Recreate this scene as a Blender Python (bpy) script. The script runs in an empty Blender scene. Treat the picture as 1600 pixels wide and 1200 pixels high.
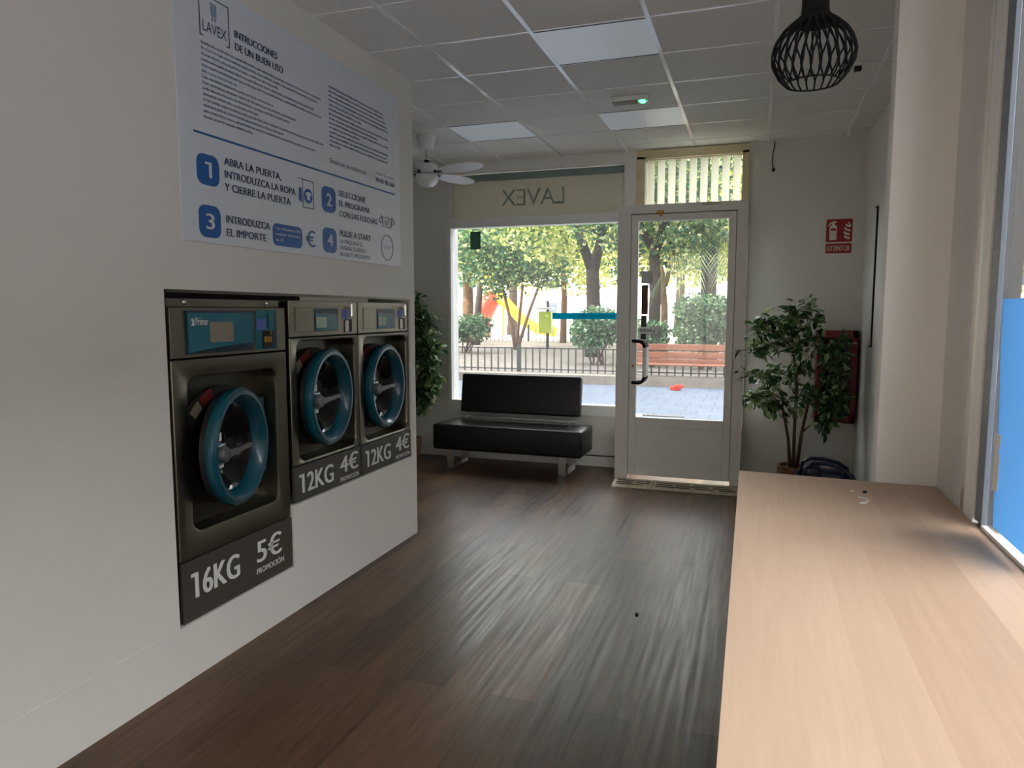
import bpy, bmesh, math, random
from mathutils import Vector, Matrix
R = math.radians
PI = math.pi
C = bpy.context.scene.collection
scn = bpy.context.scene

# ------------------------------------------------------------------ camera, sky, sun, exposure
cam_d = bpy.data.cameras.new('camera')
cam_d.sensor_width = 36.0
cam_d.lens = 1115.0 / 1600.0 * 36.0
cam_d.clip_end = 400
cam = bpy.data.objects.new('camera', cam_d)
C.objects.link(cam)
cam.location = (0, 0, 1.5)
cam.rotation_euler = (R(90 - 5.8), 0, R(18.8))
scn.camera = cam

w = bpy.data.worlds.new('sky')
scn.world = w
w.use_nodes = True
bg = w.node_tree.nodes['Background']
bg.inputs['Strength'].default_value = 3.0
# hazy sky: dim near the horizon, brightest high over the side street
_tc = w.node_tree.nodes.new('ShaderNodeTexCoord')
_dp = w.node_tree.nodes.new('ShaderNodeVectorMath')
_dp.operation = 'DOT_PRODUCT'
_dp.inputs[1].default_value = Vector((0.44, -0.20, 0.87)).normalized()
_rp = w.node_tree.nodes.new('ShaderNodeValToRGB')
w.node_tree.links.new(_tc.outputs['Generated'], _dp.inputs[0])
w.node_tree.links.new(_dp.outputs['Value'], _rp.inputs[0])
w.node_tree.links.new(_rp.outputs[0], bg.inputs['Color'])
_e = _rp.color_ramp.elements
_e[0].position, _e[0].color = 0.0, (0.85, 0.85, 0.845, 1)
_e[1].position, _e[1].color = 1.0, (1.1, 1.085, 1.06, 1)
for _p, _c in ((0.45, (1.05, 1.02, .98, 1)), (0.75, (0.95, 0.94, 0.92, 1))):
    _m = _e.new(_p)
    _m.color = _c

sun_d = bpy.data.lights.new('sun', 'SUN')
sun_d.energy = 4.2
sun_d.angle = R(0.6)
sun_d.color = (1.0, 0.93, 0.78)
sun = bpy.data.objects.new('sun', sun_d)
C.objects.link(sun)
sun.rotation_euler = Vector((0.50, 0.62, -0.66)).to_track_quat('-Z', 'Y').to_euler()


YF_ = -3.2          # rear wall


def portal(name, loc, rot, sx, sy):
    d = bpy.data.lights.new(name, 'AREA')
    d.shape = 'RECTANGLE'
    d.size, d.size_y = sx, sy
    d.cycles.is_portal = True
    o = bpy.data.objects.new(name, d)
    C.objects.link(o)
    o.location, o.rotation_euler = loc, rot
    return o


portal('window_sky_portal', (-1.5, 7.1, 1.6), (R(-90), 0, 0), 3.0, 2.6)
portal('added_window_sky_portal', (-.68, YF_ - .3, 1.55), (R(90), 0, 0), 2.35, 2.4)  # guides sky light through the added rear window
portal('side_window_sky_portal', (0.78, 0.4, 1.75), (0, R(90), 0), 1.8, 4.3)

scn.view_settings.view_transform = 'Standard'
scn.view_settings.look = 'None'
scn.view_settings.gamma = 1
scn.view_settings.use_curve_mapping = False
scn.view_settings.exposure = 1.75
scn.cycles.use_denoising = True
scn.cycles.max_bounces = 14
scn.cycles.diffuse_bounces = 7
scn.cycles.glossy_bounces = 5
scn.cycles.transmission_bounces = 8
scn.cycles.transparent_max_bounces = 16
scn.cycles.sample_clamp_indirect = 6.0


# ------------------------------------------------------------------ materials
def sr(r, g, b):
    def f(c):
        c /= 255.0
        return c / 12.92 if c <= 0.04045 else ((c + 0.055) / 1.055) ** 2.4
    return (f(r), f(g), f(b), 1)


class NT:
    def __init__(s, name):
        s.m = bpy.data.materials.new(name)
        s.m.use_nodes = True
        s.t = s.m.node_tree
        s.b = s.t.nodes['Principled BSDF']
        s.out = s.t.nodes['Material Output']

    def n(s, kind, **kw):
        nd = s.t.nodes.new('ShaderNode' + kind)
        for k, v in kw.items():
            if k in nd.inputs:
                nd.inputs[k].default_value = v
            else:
                setattr(nd, k, v)
        return nd

    def l(s, a, b):
        s.t.links.new(a, b)

    def mix(s, fac, a, b, blend='MIX'):
        nd = s.n('Mix', data_type='RGBA', blend_type=blend)
        for sock, v in ((nd.inputs[0], fac), (nd.inputs[6], a), (nd.inputs[7], b)):
            if hasattr(v, 'links'):
                s.l(v, sock)
            else:
                sock.default_value = v
        return nd.outputs[2]

    def ramp(s, fac, stops):
        nd = s.n('ValToRGB')
        cr = nd.color_ramp
        while len(cr.elements) < len(stops):
            cr.elements.new(0.5)
        for e, (p, c) in zip(cr.elements, stops):
            e.position = p
            e.color = c
        s.l(fac, nd.inputs[0])
        return nd.outputs[0]

    def bump(s, height, strength=0.2, dist=0.01):
        nd = s.n('Bump', Strength=strength, Distance=dist)
        s.l(height, nd.inputs['Height'])
        s.l(nd.outputs[0], s.b.inputs['Normal'])

    def coord(s, scale=(1, 1, 1), rot=(0, 0, 0), kind='Object'):
        tc = s.n('TexCoord')
        mp = s.n('Mapping')
        mp.inputs['Scale'].default_value = scale
        mp.inputs['Rotation'].default_value = rot
        s.l(tc.outputs[kind], mp.inputs[0])
        return mp.outputs[0]


def plain(name, col, rough=0.5, metal=0.0, var=0.06, scale=8.0, bump=0.0, coat=0.0, emit=None, spec=None):
    """one colour with a soft procedural variation"""
    t = NT(name)
    co = t.coord()
    nz = t.n('TexNoise', Scale=scale, Detail=5.0)
    t.l(co, nz.inputs['Vector'])
    c2 = tuple(max(0, c * (1 - var)) for c in col[:3]) + (1,)
    c3 = tuple(min(1, c * (1 + var)) for c in col[:3]) + (1,)
    t.l(t.ramp(nz.outputs[0], [(0.3, c2), (0.7, c3)]), t.b.inputs['Base Color'])
    t.b.inputs['Roughness'].default_value = rough
    t.b.inputs['Metallic'].default_value = metal
    if coat:
        t.b.inputs['Coat Weight'].default_value = coat
    if spec is not None:
        t.b.inputs['Specular IOR Level'].default_value = spec
    if emit:
        t.b.inputs['Emission Color'].default_value = col
        t.b.inputs['Emission Strength'].default_value = emit
    if bump:
        n2 = t.n('TexNoise', Scale=scale * 12, Detail=4.0)
        t.l(co, n2.inputs['Vector'])
        t.bump(n2.outputs[0], bump, 0.004)
    return t.m


def glass(name, tint=(0.93, 0.97, 0.96, 1), ior=1.5, refl=(1, 1, 1, 1), veil=0.0):
    t = NT(name)
    t.t.nodes.remove(t.b)
    tr = t.n('BsdfTransparent', Color=tint)
    gl = t.n('BsdfGlossy', Color=refl, Roughness=0.0)
    fr = t.n('Fresnel')
    ge = t.n('NewGeometry')
    mr = t.n('MapRange')
    mr.inputs['To Min'].default_value = ior
    mr.inputs['To Max'].default_value = 1.0 / ior
    t.l(ge.outputs['Backfacing'], mr.inputs['Value'])
    t.l(mr.outputs[0], fr.inputs['IOR'])
    mx = t.n('MixShader')
    t.l(fr.outputs[0], mx.inputs[0])
    t.l(tr.outputs[0], mx.inputs[1])
    t.l(gl.outputs[0], mx.inputs[2])
    if veil:  # pale translucent veil put in for glare haze on the glass
        tl = t.n('BsdfTranslucent', Color=(0.9, 0.92, 0.95, 1))
        m2 = t.n('MixShader')
        nz = t.n('TexNoise', Scale=1.7, Detail=5.0)
        t.l(t.coord(), nz.inputs['Vector'])
        m3 = t.n('MapRange')
        m3.inputs['To Min'].default_value = veil * .4
        m3.inputs['To Max'].default_value = veil * 1.6
        t.l(nz.outputs[0], m3.inputs['Value'])
        t.l(m3.outputs[0], m2.inputs[0])
        t.l(mx.outputs[0], m2.inputs[1])
        t.l(tl.outputs[0], m2.inputs[2])
        mx = m2
    t.l(mx.outputs[0], t.out.inputs[0])
    return t.m


def film(name, col, through, mixf=0.5):
    """translucent film or fabric: diffuse transmission mixed with clear see-through"""
    t = NT(name)
    t.t.nodes.remove(t.b)
    d = t.n('BsdfDiffuse', Color=col)
    tl = t.n('BsdfTranslucent', Color=col)
    m1 = t.n('MixShader')
    m1.inputs[0].default_value = mixf
    t.l(d.outputs[0], m1.inputs[1])
    t.l(tl.outputs[0], m1.inputs[2])
    tr = t.n('BsdfTransparent', Color=col)
    m2 = t.n('MixShader')
    m2.inputs[0].default_value = through
    t.l(m1.outputs[0], m2.inputs[1])
    t.l(tr.outputs[0], m2.inputs[2])
    t.l(m2.outputs[0], t.out.inputs[0])
    return t.m


def leaf_mat(name, stops, trans=0.45, rough=0.45):
    t = NT(name)
    g = t.n('NewGeometry')
    col = t.ramp(g.outputs['Random Per Island'], stops)
    t.l(col, t.b.inputs['Base Color'])
    t.b.inputs['Roughness'].default_value = rough
    tl = t.n('BsdfTranslucent')
    t.l(col, tl.inputs[0])
    mx = t.n('MixShader')
    mx.inputs[0].default_value = trans
    t.l(t.b.outputs[0], mx.inputs[1])
    t.l(tl.outputs[0], mx.inputs[2])
    t.l(mx.outputs[0], t.out.inputs[0])
    return t.m


def floor_mat():
    t = NT('dark oak laminate')
    co = t.coord(rot=(0, 0, R(90)))
    br = t.n('TexBrick', Scale=1.0, offset=0.37, offset_frequency=2)
    br.inputs['Mortar Size'].default_value = 0.0012
    br.inputs['Brick Width'].default_value = 1.25
    br.inputs['Row Height'].default_value = 0.19
    br.inputs['Color1'].default_value = (0.0, 0.0, 0.0, 1)
    br.inputs['Color2'].default_value = (1, 1, 1, 1)
    br.inputs['Mortar'].default_value = (0.5, 0.5, 0.5, 1)
    t.l(co, br.inputs['Vector'])
    plank = t.ramp(br.outputs['Color'], [(0.0, sr(62, 44, 31)), (0.5, sr(79, 58, 42)), (1.0, sr(98, 73, 54))])
    g = t.coord(scale=(14, 1.1, 1))
    n1 = t.n('TexNoise', Scale=3.0, Detail=9.0, Roughness=0.65, Distortion=0.5)
    t.l(g, n1.inputs['Vector'])
    grain = t.ramp(n1.outputs[0], [(0.28, (0.42, 0.40, 0.37, 1)), (0.5, (1, 1, 1, 1)), (0.75, (1.4, 1.36, 1.32, 1))])
    c = t.mix(0.85, plank, grain, 'MULTIPLY')
    n3 = t.n('TexNoise', Scale=2.2, Detail=3.0)
    t.l(t.coord(scale=(2.5, 0.8, 1)), n3.inputs['Vector'])
    c = t.mix(0.6, c, t.ramp(n3.outputs[0], [(0.3, (0.72, 0.7, 0.68, 1)), (0.7, (1.12, 1.12, 1.12, 1))]), 'MULTIPLY')
    dark = t.mix(br.outputs['Fac'], c, sr(40, 32, 26))
    t.l(dark, t.b.inputs['Base Color'])
    n2 = t.n('TexNoise', Scale=3.0, Detail=4.0)
    t.l(t.coord(scale=(14, .5, 1)), n2.inputs['Vector'])
    rr = t.ramp(n2.outputs[0], [(0.3, (0.30, 0.30, 0.30, 1)), (0.7, (0.46, 0.46, 0.46, 1))])
    t.l(rr, t.b.inputs['Roughness'])
    t.b.inputs['Specular IOR Level'].default_value = 0.32
    t.bump(n1.outputs[0], 0.008, 0.002)
    return t.m


def counter_mat():
    t = NT('pale maple laminate')
    co = t.coord(rot=(0, 0, R(90)))
    br = t.n('TexBrick', Scale=1.0, offset=0.43)
    br.inputs['Mortar Size'].default_value = 0.0
    br.inputs['Brick Width'].default_value = 2.6
    br.inputs['Row Height'].default_value = 0.105
    br.inputs['Color1'].default_value = (0, 0, 0, 1)
    br.inputs['Color2'].default_value = (1, 1, 1, 1)
    t.l(co, br.inputs['Vector'])
    c = t.ramp(br.outputs['Color'], [(0.0, sr(176, 148, 125)), (1.0, sr(198, 172, 149))])
    n1 = t.n('TexNoise', Scale=4.0, Detail=8.0, Roughness=0.6, Distortion=0.4)
    t.l(t.coord(scale=(16, 0.7, 1)), n1.inputs['Vector'])
    c = t.mix(0.6, c, t.ramp(n1.outputs[0], [(0.3, (0.86, 0.83, 0.8, 1)), (0.7, (1.05, 1.04, 1.03, 1))]), 'MULTIPLY')
    t.l(c, t.b.inputs['Base Color'])
    t.b.inputs['Roughness'].default_value = 0.42
    t.b.inputs['Specular IOR Level'].default_value = 0.4
    return t.m


def tile_mat(name, c1, c2, mortar, bw, rh, ms, rough=0.7, rotz=0.0):
    t = NT(name)
    co = t.coord(rot=(0, 0, rotz))
    br = t.n('TexBrick', Scale=1.0, offset=0.5)
    br.inputs['Mortar Size'].default_value = ms
    br.inputs['Brick Width'].default_value = bw
    br.inputs['Row Height'].default_value = rh
    br.inputs['Color1'].default_value = c1
    br.inputs['Color2'].default_value = c2
    br.inputs['Mortar'].default_value = mortar
    t.l(co, br.inputs['Vector'])
    n = t.n('TexNoise', Scale=1.5, Detail=6.0)
    t.l(co, n.inputs['Vector'])
    c = t.mix(0.5, br.outputs[0], t.ramp(n.outputs[0], [(0.3, (0.7, 0.7, 0.7, 1)), (0.7, (1.1, 1.1, 1.1, 1))]), 'MULTIPLY')
    t.l(c, t.b.inputs['Base Color'])
    t.b.inputs['Roughness'].default_value = rough
    return t.m


M = {}
M['wall'] = plain('warm white wall paint', (0.73, 0.71, 0.675, 1), 0.65, var=0.025, scale=1.6, bump=0.06)
M['tile'] = plain('mineral fibre ceiling tile', (0.78, 0.765, 0.73, 1), 0.95, var=0.05, scale=60, bump=0.2)
M['tbar'] = plain('white enamelled ceiling bar', (0.90, 0.91, 0.92, 1), 0.16, var=0.02, coat=0.6)
M['led'] = plain('frosted luminaire diffuser', (0.74, 0.80, 0.86, 1), 0.3, var=0.01, emit=0.035)  # faint glow added to bring up the panels' brightness
M['floor'] = floor_mat()
M['counter'] = counter_mat()
M['white_pvc'] = plain('white plastic frame', (0.78, 0.77, 0.74, 1), 0.35, var=0.03)
M['white_lam'] = plain('white laminate', (0.75, 0.74, 0.72, 1), 0.45, var=0.02)
M['cream'] = plain('cream painted timber', sr(214, 200, 165), 0.5, var=0.08)
M['door_white'] = plain('off white lacquered aluminium', (0.72, 0.70, 0.66, 1), 0.4, var=0.03)
M['dirty'] = plain('scuffed cream metal', sr(196, 184, 160), 0.55, var=0.3, scale=14)
M['slot'] = plain('dark slot', (0.012, 0.012, 0.012, 1), 0.8)
M['steel'] = plain('dark stainless steel', sr(132, 127, 114), 0.33, metal=1.0, var=0.06, scale=3)
M['steel_dark'] = plain('charcoal steel', sr(104, 100, 90), 0.38, metal=1.0, var=0.06, scale=3)
M['steel_bright'] = plain('polished steel', (0.75, 0.74, 0.72, 1), 0.18, metal=1.0, var=0.03)
M['price'] = plain('dark taupe price panel', sr(74, 70, 64), 0.4, var=0.05)
M['teal'] = plain('teal plastic', sr(0, 72, 90), 0.28, var=0.04, coat=0.3)
M['teal_panel'] = plain('teal control foil', sr(10, 108, 128), 0.25, var=0.04, coat=0.4)
M['teal_deep'] = plain('dark navy foil', sr(14, 38, 52), 0.3)
M['screen'] = plain('grey display', sr(142, 138, 124), 0.2, var=0.02)
M['screen_pale'] = plain('pale lcd display', sr(170, 190, 180), 0.15, var=0.02)
M['rubber'] = plain('black rubber', (0.012, 0.012, 0.013, 1), 0.45)
M['black'] = plain('black recess', (0.01, 0.01, 0.01, 1), 0.7)
M['bowl'] = plain('smoked door glass', (0.006, 0.006, 0.007, 1), 0.08, var=0.02)
M['grey_lever'] = plain('grey plastic lever', sr(86, 84, 83), 0.4)
M['label_white'] = plain('white label', (0.78, 0.78, 0.75, 1), 0.5)
M['label_dull'] = plain('dull cream label', sr(132, 124, 104), 0.6, var=.2)  # muted cream with soft tonal variation
M['label_blue'] = plain('blue label', sr(70, 100, 180), 0.4)
M['label_red'] = plain('red label', sr(112, 34, 30), 0.5)
M['label_yellow'] = plain('yellow label', sr(225, 200, 60), 0.5)
M['brass'] = plain('brass coin slot', sr(160, 120, 60), 0.35, metal=1.0)
M['letter_white'] = plain('pale lettering', (0.74, 0.74, 0.74, 1), 0.5, var=0.01)
M['sign_white'] = plain('cool white sign board', sr(214, 220, 230), 0.35, var=0.01)
M['sign_blue'] = plain('sign blue', sr(22, 92, 164), 0.4, var=0.02)
M['sign_navy'] = plain('sign navy ink', sr(28, 58, 96), 0.5, var=0.02)
M['sign_ink'] = plain('sign grey ink', sr(132, 148, 176), 0.5, var=0.02)
M['leather'] = plain('black faux leather', (0.007, 0.007, 0.009, 1), 0.38, var=0.1, scale=4, bump=0.12, spec=.4)
M['chrome'] = plain('brushed chrome', (0.68, 0.67, 0.65, 1), 0.22, metal=1.0, var=0.03)
M['black_metal'] = plain('matt black metal', (0.006, 0.006, 0.007, 1), 0.6, spec=0.25)
M['bulb'] = plain('frosted bulb', (0.5, 0.5, 0.48, 1), 0.3)
M['fan_white'] = plain('satin white fan', (0.78, 0.75, 0.74, 1), 0.35, var=0.02)
M['fan_glass'] = plain('opal fan lamp glass', (0.82, 0.80, 0.78, 1), 0.15, var=0.01, coat=0.5)
M['red'] = plain('signal red', sr(122, 14, 20), 0.4)
M['red_sign'] = plain('photoluminescent sign red', sr(158, 20, 28), 0.45)
M['cream_ink'] = plain('pale sign ink', sr(226, 222, 205), 0.5)
M['basket_blue'] = plain('dark blue plastic', sr(14, 26, 62), 0.3, coat=0.2)
M['wicker'] = plain('woven wicker', sr(130, 96, 72), 0.7, var=0.35, scale=45, bump=0.5)
M['soil'] = plain('potting soil', sr(52, 40, 30), 0.9, var=0.3, scale=30)
M['stem'] = plain('brown stem', sr(84, 60, 46), 0.7, var=0.25, scale=25, bump=0.2)
M['ficus'] = leaf_mat('ficus leaf', [(0.0, sr(36, 68, 44)), (0.45, sr(64, 106, 60)), (0.75, sr(122, 150, 92)), (1.0, sr(196, 206, 156))], 0.25, 0.32)
M['glass'] = glass('dimmed window glass', (0.86, 0.88, 0.89, 1), veil=0.016)  # tint added to dim the outdoors, veil for the glare haze
M['side_glass'] = glass('side window glass', (0.96, 0.97, 0.98, 1), 1.55)
M['cab_glass'] = glass('cabinet glass', (0.55, 0.55, 0.55, 1))
M['blue_film'] = film('blue window film', (0.33, 0.60, 0.86, 1), 0.2, 0.62)
M['lightbox'] = film('translucent sign panel', (0.55, 0.53, 0.46, 1), 0.0, 0.22)
M['lightbox_ink'] = film('teal grey vinyl', (0.34, 0.42, 0.40, 1), 0.0, 0.3)
M['slat'] = film('cream blind fabric', (0.80, 0.78, 0.62, 1), 0.0, 0.55)
M['dark_sticker'] = film('dark green translucent sticker', (0.10, 0.17, 0.14, 1), 0.15, 0.6)
M['teal_sticker'] = film('teal translucent strip', (0.0, 0.36, 0.46, 1), 0.1, 0.6)
M['grey_sticker'] = film('grey translucent notice', (0.42, 0.42, 0.40, 1), 0.05, 0.5)
M['brown_sticker'] = film('dark brown picture strip', (0.16, 0.11, 0.09, 1), 0.05, 0.5)
M['green_led'] = plain('green pilot light', (0.05, 0.9, 0.25, 1), 0.3, emit=3.0)
# outdoors
M['pave'] = tile_mat('pale paving', sr(92, 102, 120), sr(84, 95, 113), sr(70, 79, 94), 0.4, 0.4, 0.012, 0.75)
M['kerb'] = plain('kerb stone', sr(132, 124, 116), 0.8, var=0.15, scale=3, bump=0.2)
M['earth'] = plain('dry park soil', sr(112, 104, 98), 0.95, var=0.2, scale=1.4, bump=0.4)
M['plaza'] = plain('pale sandy ground', sr(235, 226, 208), 0.95, var=0.08, scale=0.6)
M['iron'] = plain('dark iron', sr(52, 56, 60), 0.5)
M['plank'] = plain('orange brown bench plank', sr(132, 82, 60), 0.55, var=0.18, scale=6)
M['bark'] = plain('tree bark', sr(62, 52, 46), 0.9, var=0.35, scale=7, bump=0.5)
M['bark_pale'] = plain('pale bark', sr(120, 92, 70), 0.9, var=0.25, scale=7, bump=0.4)
M['render'] = plain('pale building render', sr(232, 226, 214), 0.85, var=0.05, scale=0.4)
M['facade'] = plain('shop building render', sr(205, 196, 182), 0.85, var=0.06, scale=0.5)
M['grey_brick'] = tile_mat('dark grey brick', sr(92, 94, 98), sr(82, 84, 88), sr(110, 110, 110), 0.25, 0.07, 0.01, 0.9)
M['grey_alu'] = plain('grey blue aluminium', sr(104, 112, 124), 0.45, var=0.03)
M['anthracite'] = plain('anthracite aluminium', (0.03, 0.034, 0.038, 1), 0.5, var=0.04)
M['lime'] = plain('lime green bin plastic', sr(168, 186, 60), 0.45)
M['play_red'] = plain('red play plastic', sr(226, 52, 34), 0.4)
M['play_yellow'] = plain('yellow play plastic', sr(250, 190, 30), 0.4)
M['awning'] = plain('dark grey awning fabric', sr(74, 82, 88), 0.8)
M['leaf_a'] = leaf_mat('sunlit plane leaf', [(0, sr(70, 98, 52)), (0.4, sr(136, 158, 72)), (0.7, sr(200, 206, 110)), (1, sr(244, 238, 176))])  # sunlight put into the leaf colour, palest stop for sun flecks
M['leaf_b'] = leaf_mat('deep green leaf', [(0, sr(36, 74, 58)), (0.5, sr(70, 116, 84)), (0.8, sr(130, 160, 98)), (1, sr(226, 228, 178))])  # palest stop puts sun flecks into the green
M['leaf_c'] = leaf_mat('yellow green leaf', [(0, sr(120, 138, 52)), (0.5, sr(194, 200, 92)), (1, sr(248, 240, 184))])  # pale end is sun flecks put into the leaf colour
M['leaf_s'] = leaf_mat('shrub leaf', [(0, sr(44, 80, 56)), (0.5, sr(74, 116, 80)), (0.85, sr(116, 150, 104)), (1, sr(190, 206, 170))], 0.3)
M['leaf_p'] = leaf_mat('palm leaf', [(0, sr(70, 98, 66)), (0.6, sr(112, 136, 92)), (1, sr(160, 174, 120))], 0.3)


# ------------------------------------------------------------------ mesh helpers
class MB:
    def __init__(s):
        s.bm = bmesh.new()

    def box(s, a, b, bevel=0.0, seg=2, mat=None):
        a, b = Vector(a), Vector(b)
        r = bmesh.ops.create_cube(s.bm, size=1.0)
        vs = r['verts']
        c, d = (a + b) / 2, b - a
        for v in vs:
            v.co = Vector((v.co.x * d.x, v.co.y * d.y, v.co.z * d.z)) + c
            if mat:
                v.co = mat @ v.co
        if bevel > 0:
            es = list({e for v in vs for e in v.link_edges})
            bmesh.ops.bevel(s.bm, geom=es, offset=bevel, segments=seg, affect='EDGES', profile=0.5)
        return s

    def tube(s, pts, r, n=10, cap=True, closed=False):
        pts = [Vector(p) for p in pts]
        N = len(pts)
        rr = r if isinstance(r, (list, tuple)) else [r] * N
        up = None
        rings = []
        for i in range(N):
            if closed:
                t = pts[(i + 1) % N] - pts[i - 1]
            else:
                t = pts[min(i + 1, N - 1)] - pts[max(i - 1, 0)]
            t.normalize()
            if up is None:
                up = t.orthogonal().normalized()
            else:
                up = (up - t * up.dot(t))
                if up.length < 1e-6:
                    up = t.orthogonal()
                up.normalize()
            sd = t.cross(up)
            rings.append([s.bm.verts.new(pts[i] + (up * math.cos(2 * PI * k / n) + sd * math.sin(2 * PI * k / n)) * rr[i]) for k in range(n)])
        for i in range(N if closed else N - 1):
            a, b = rings[i], rings[(i + 1) % N]
            off = 0
            if closed and i == N - 1:
                off = min(range(n), key=lambda o: (a[0].co - b[o].co).length)
            for k in range(n):
                s.bm.faces.new((a[k], a[(k + 1) % n], b[(k + 1 + off) % n], b[(k + off) % n]))
        if cap and not closed:
            s.bm.faces.new(list(reversed(rings[0])))
            s.bm.faces.new(rings[-1])
        return s

    def lathe(s, prof, n=32, mat=None, cap=True):
        """profile of (radius, z); revolved about z; optional matrix"""
        rings = []
        for (r, z) in prof:
            ring = []
            for k in range(n):
                a = 2 * PI * k / n
                co = Vector((r * math.cos(a), r * math.sin(a), z))
                ring.append(s.bm.verts.new(mat @ co if mat else co))
            rings.append(ring)
        for a, b in zip(rings, rings[1:]):
            for k in range(n):
                s.bm.faces.new((a[k], a[(k + 1) % n], b[(k + 1) % n], b[k]))
        if cap:
            if prof[0][0] > 1e-5:
                s.bm.faces.new(list(reversed(rings[0])))
            if prof[-1][0] > 1e-5:
                s.bm.faces.new(rings[-1])
        return s

    def prism(s, poly, y0, y1, mat=None):
        """polygon of (x, z) extruded along y"""
        A = [Vector((x, y0, z)) for x, z in poly]
        B = [Vector((x, y1, z)) for x, z in poly]
        if mat:
            A = [mat @ p for p in A]
            B = [mat @ p for p in B]
        A = [s.bm.verts.new(p) for p in A]
        B = [s.bm.verts.new(p) for p in B]
        n = len(A)
        s.bm.faces.new(A)
        s.bm.faces.new(list(reversed(B)))
        for k in range(n):
            s.bm.faces.new((A[k], B[k], B[(k + 1) % n], A[(k + 1) % n]))
        return s

    def loops(s, loops, closed_ends=(False, False)):
        """bridge a list of equal-length closed loops of 3D points"""
        L = [[s.bm.verts.new(Vector(p)) for p in lp] for lp in loops]
        n = len(L[0])
        for a, b in zip(L, L[1:]):
            for k in range(n):
                s.bm.faces.new((a[k], a[(k + 1) % n], b[(k + 1) % n], b[k]))
        if closed_ends[0]:
            s.bm.faces.new(list(reversed(L[0])))
        if closed_ends[1]:
            s.bm.faces.new(L[-1])
        return s

    def build(s, name, mat, parent=None, smooth=False, fix=True):
        if fix:
            bmesh.ops.remove_doubles(s.bm, verts=s.bm.verts, dist=1e-5)
            bmesh.ops.recalc_face_normals(s.bm, faces=s.bm.faces)
        me = bpy.data.meshes.new(name)
        s.bm.to_mesh(me)
        s.bm.free()
        if smooth:
            for p in me.polygons:
                p.use_smooth = True
            if smooth == 'auto':
                me.set_sharp_from_angle(angle=R(35))
        return link(name, me, mat, parent)


def link(name, me, mat, parent=None):
    if mat:
        me.materials.append(M[mat] if isinstance(mat, str) else mat)
    o = bpy.data.objects.new(name, me)
    C.objects.link(o)
    if parent:
        o.parent = parent
    return o


def tag(o, label, cat, group=None, kind=None):
    o['label'] = label
    o['category'] = cat
    if group:
        o['group'] = group
    if kind:
        o['kind'] = kind
    return o


def thing(name, label, cat, loc=(0, 0, 0), rz=0.0, group=None):
    o = bpy.data.objects.new(name, None)
    o.empty_display_size = 0.1
    C.objects.link(o)
    o.location = loc
    o.rotation_euler = (0, 0, rz)
    return tag(o, label, cat, group)


def struct(o):
    o['kind'] = 'structure'
    return o


def rrect(cx, cz, wd, ht, r, n=8):
    pts = []
    for (sx, sz, a0) in ((1, 1, 0), (-1, 1, 90), (-1, -1, 180), (1, -1, 270)):
        for k in range(n + 1):
            a = R(a0 + 90 * k / n)
            pts.append((cx + sx * (wd / 2 - r) + r * math.cos(a), cz + sz * (ht / 2 - r) + r * math.sin(a)))
    return pts


_cap = {}


def text_polys(s_, bold=0.0, shear=0.0):
    cu = bpy.data.curves.new('lettering_curve', 'FONT')
    cu.body = s_
    cu.size = 1.0
    cu.offset = bold
    cu.shear = shear
    cu.resolution_u = 3
    o = bpy.data.objects.new('lettering_source', cu)
    C.objects.link(o)
    bpy.context.view_layer.update()
    dg = bpy.context.evaluated_depsgraph_get()
    me = bpy.data.meshes.new_from_object(o.evaluated_get(dg))
    vs = [v.co.copy() for v in me.vertices]
    fs = [tuple(p.vertices) for p in me.polygons]
    if s_[0] == '1' and vs:          # give the plain numeral one its short flag
        x_, t_ = min(v.x for v in vs), max(v.y for v in vs)
        b_ = len(vs)
        vs += [Vector((x_, t_, 0)), Vector((x_ - .17, t_, 0)), Vector((x_ - .17, t_ - .10, 0)), Vector((x_, t_ - .10, 0))]
        fs.append((b_, b_ + 1, b_ + 2, b_ + 3))
    bpy.data.objects.remove(o)
    bpy.data.curves.remove(cu)
    bpy.data.meshes.remove(me)
    return vs, fs


def lettering(name, items, mat, parent, y=-0.002, mirror=False):
    """items: (text, x0, z0, x1 or None, cap height, bold, shear); lies in the x-z plane facing -y"""
    if 'E' not in _cap:
        vs, _ = text_polys('E')
        _cap['E'] = max(v.y for v in vs)
    last = None
    for it in items:
        s_, x0, z0, x1, cap = it[:5]
        bold = it[5] if len(it) > 5 else 0.0
        shear = it[6] if len(it) > 6 else 0.0
        vs, fs = text_polys(s_, 0.0, shear)
        xa, xb = min(v.x for v in vs), max(v.x for v in vs)
        k = cap / _cap['E']
        b_ = bold * cap
        kx = (x1 - x0 - 2 * b_) / (xb - xa) if x1 is not None else k
        V, F = [], []
        for dx, dy in (((0, 0),) if not bold else ((0, 0), (b_, -.0003), (2 * b_, -.0006))):
            base = len(V)
            for v in vs:
                X = (v.x - xa) * kx
                if mirror:
                    X = (xb - xa) * kx - X
                V.append((x0 + X + dx, y + dy, z0 + v.y * k))
            F += [tuple(base + i for i in f) for f in fs]
        me = bpy.data.meshes.new(name)
        me.from_pydata(V, [], F)
        last = link(name, me, mat, parent)
    return last


def copy_tree(o, parent=None):
    c = o.copy()
    C.objects.link(c)
    if parent:
        c.parent = parent
    for ch in list(o.children):
        copy_tree(ch, c)
    return c


# ------------------------------------------------------------------ the room
A = -2.14          # face of the machine wall
CZ = 2.965         # ceiling
YB = 6.75          # back wall
YF = -3.2          # wall behind the camera
XR = 0.835         # right wall
XG = 0.66          # side window plane

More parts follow.
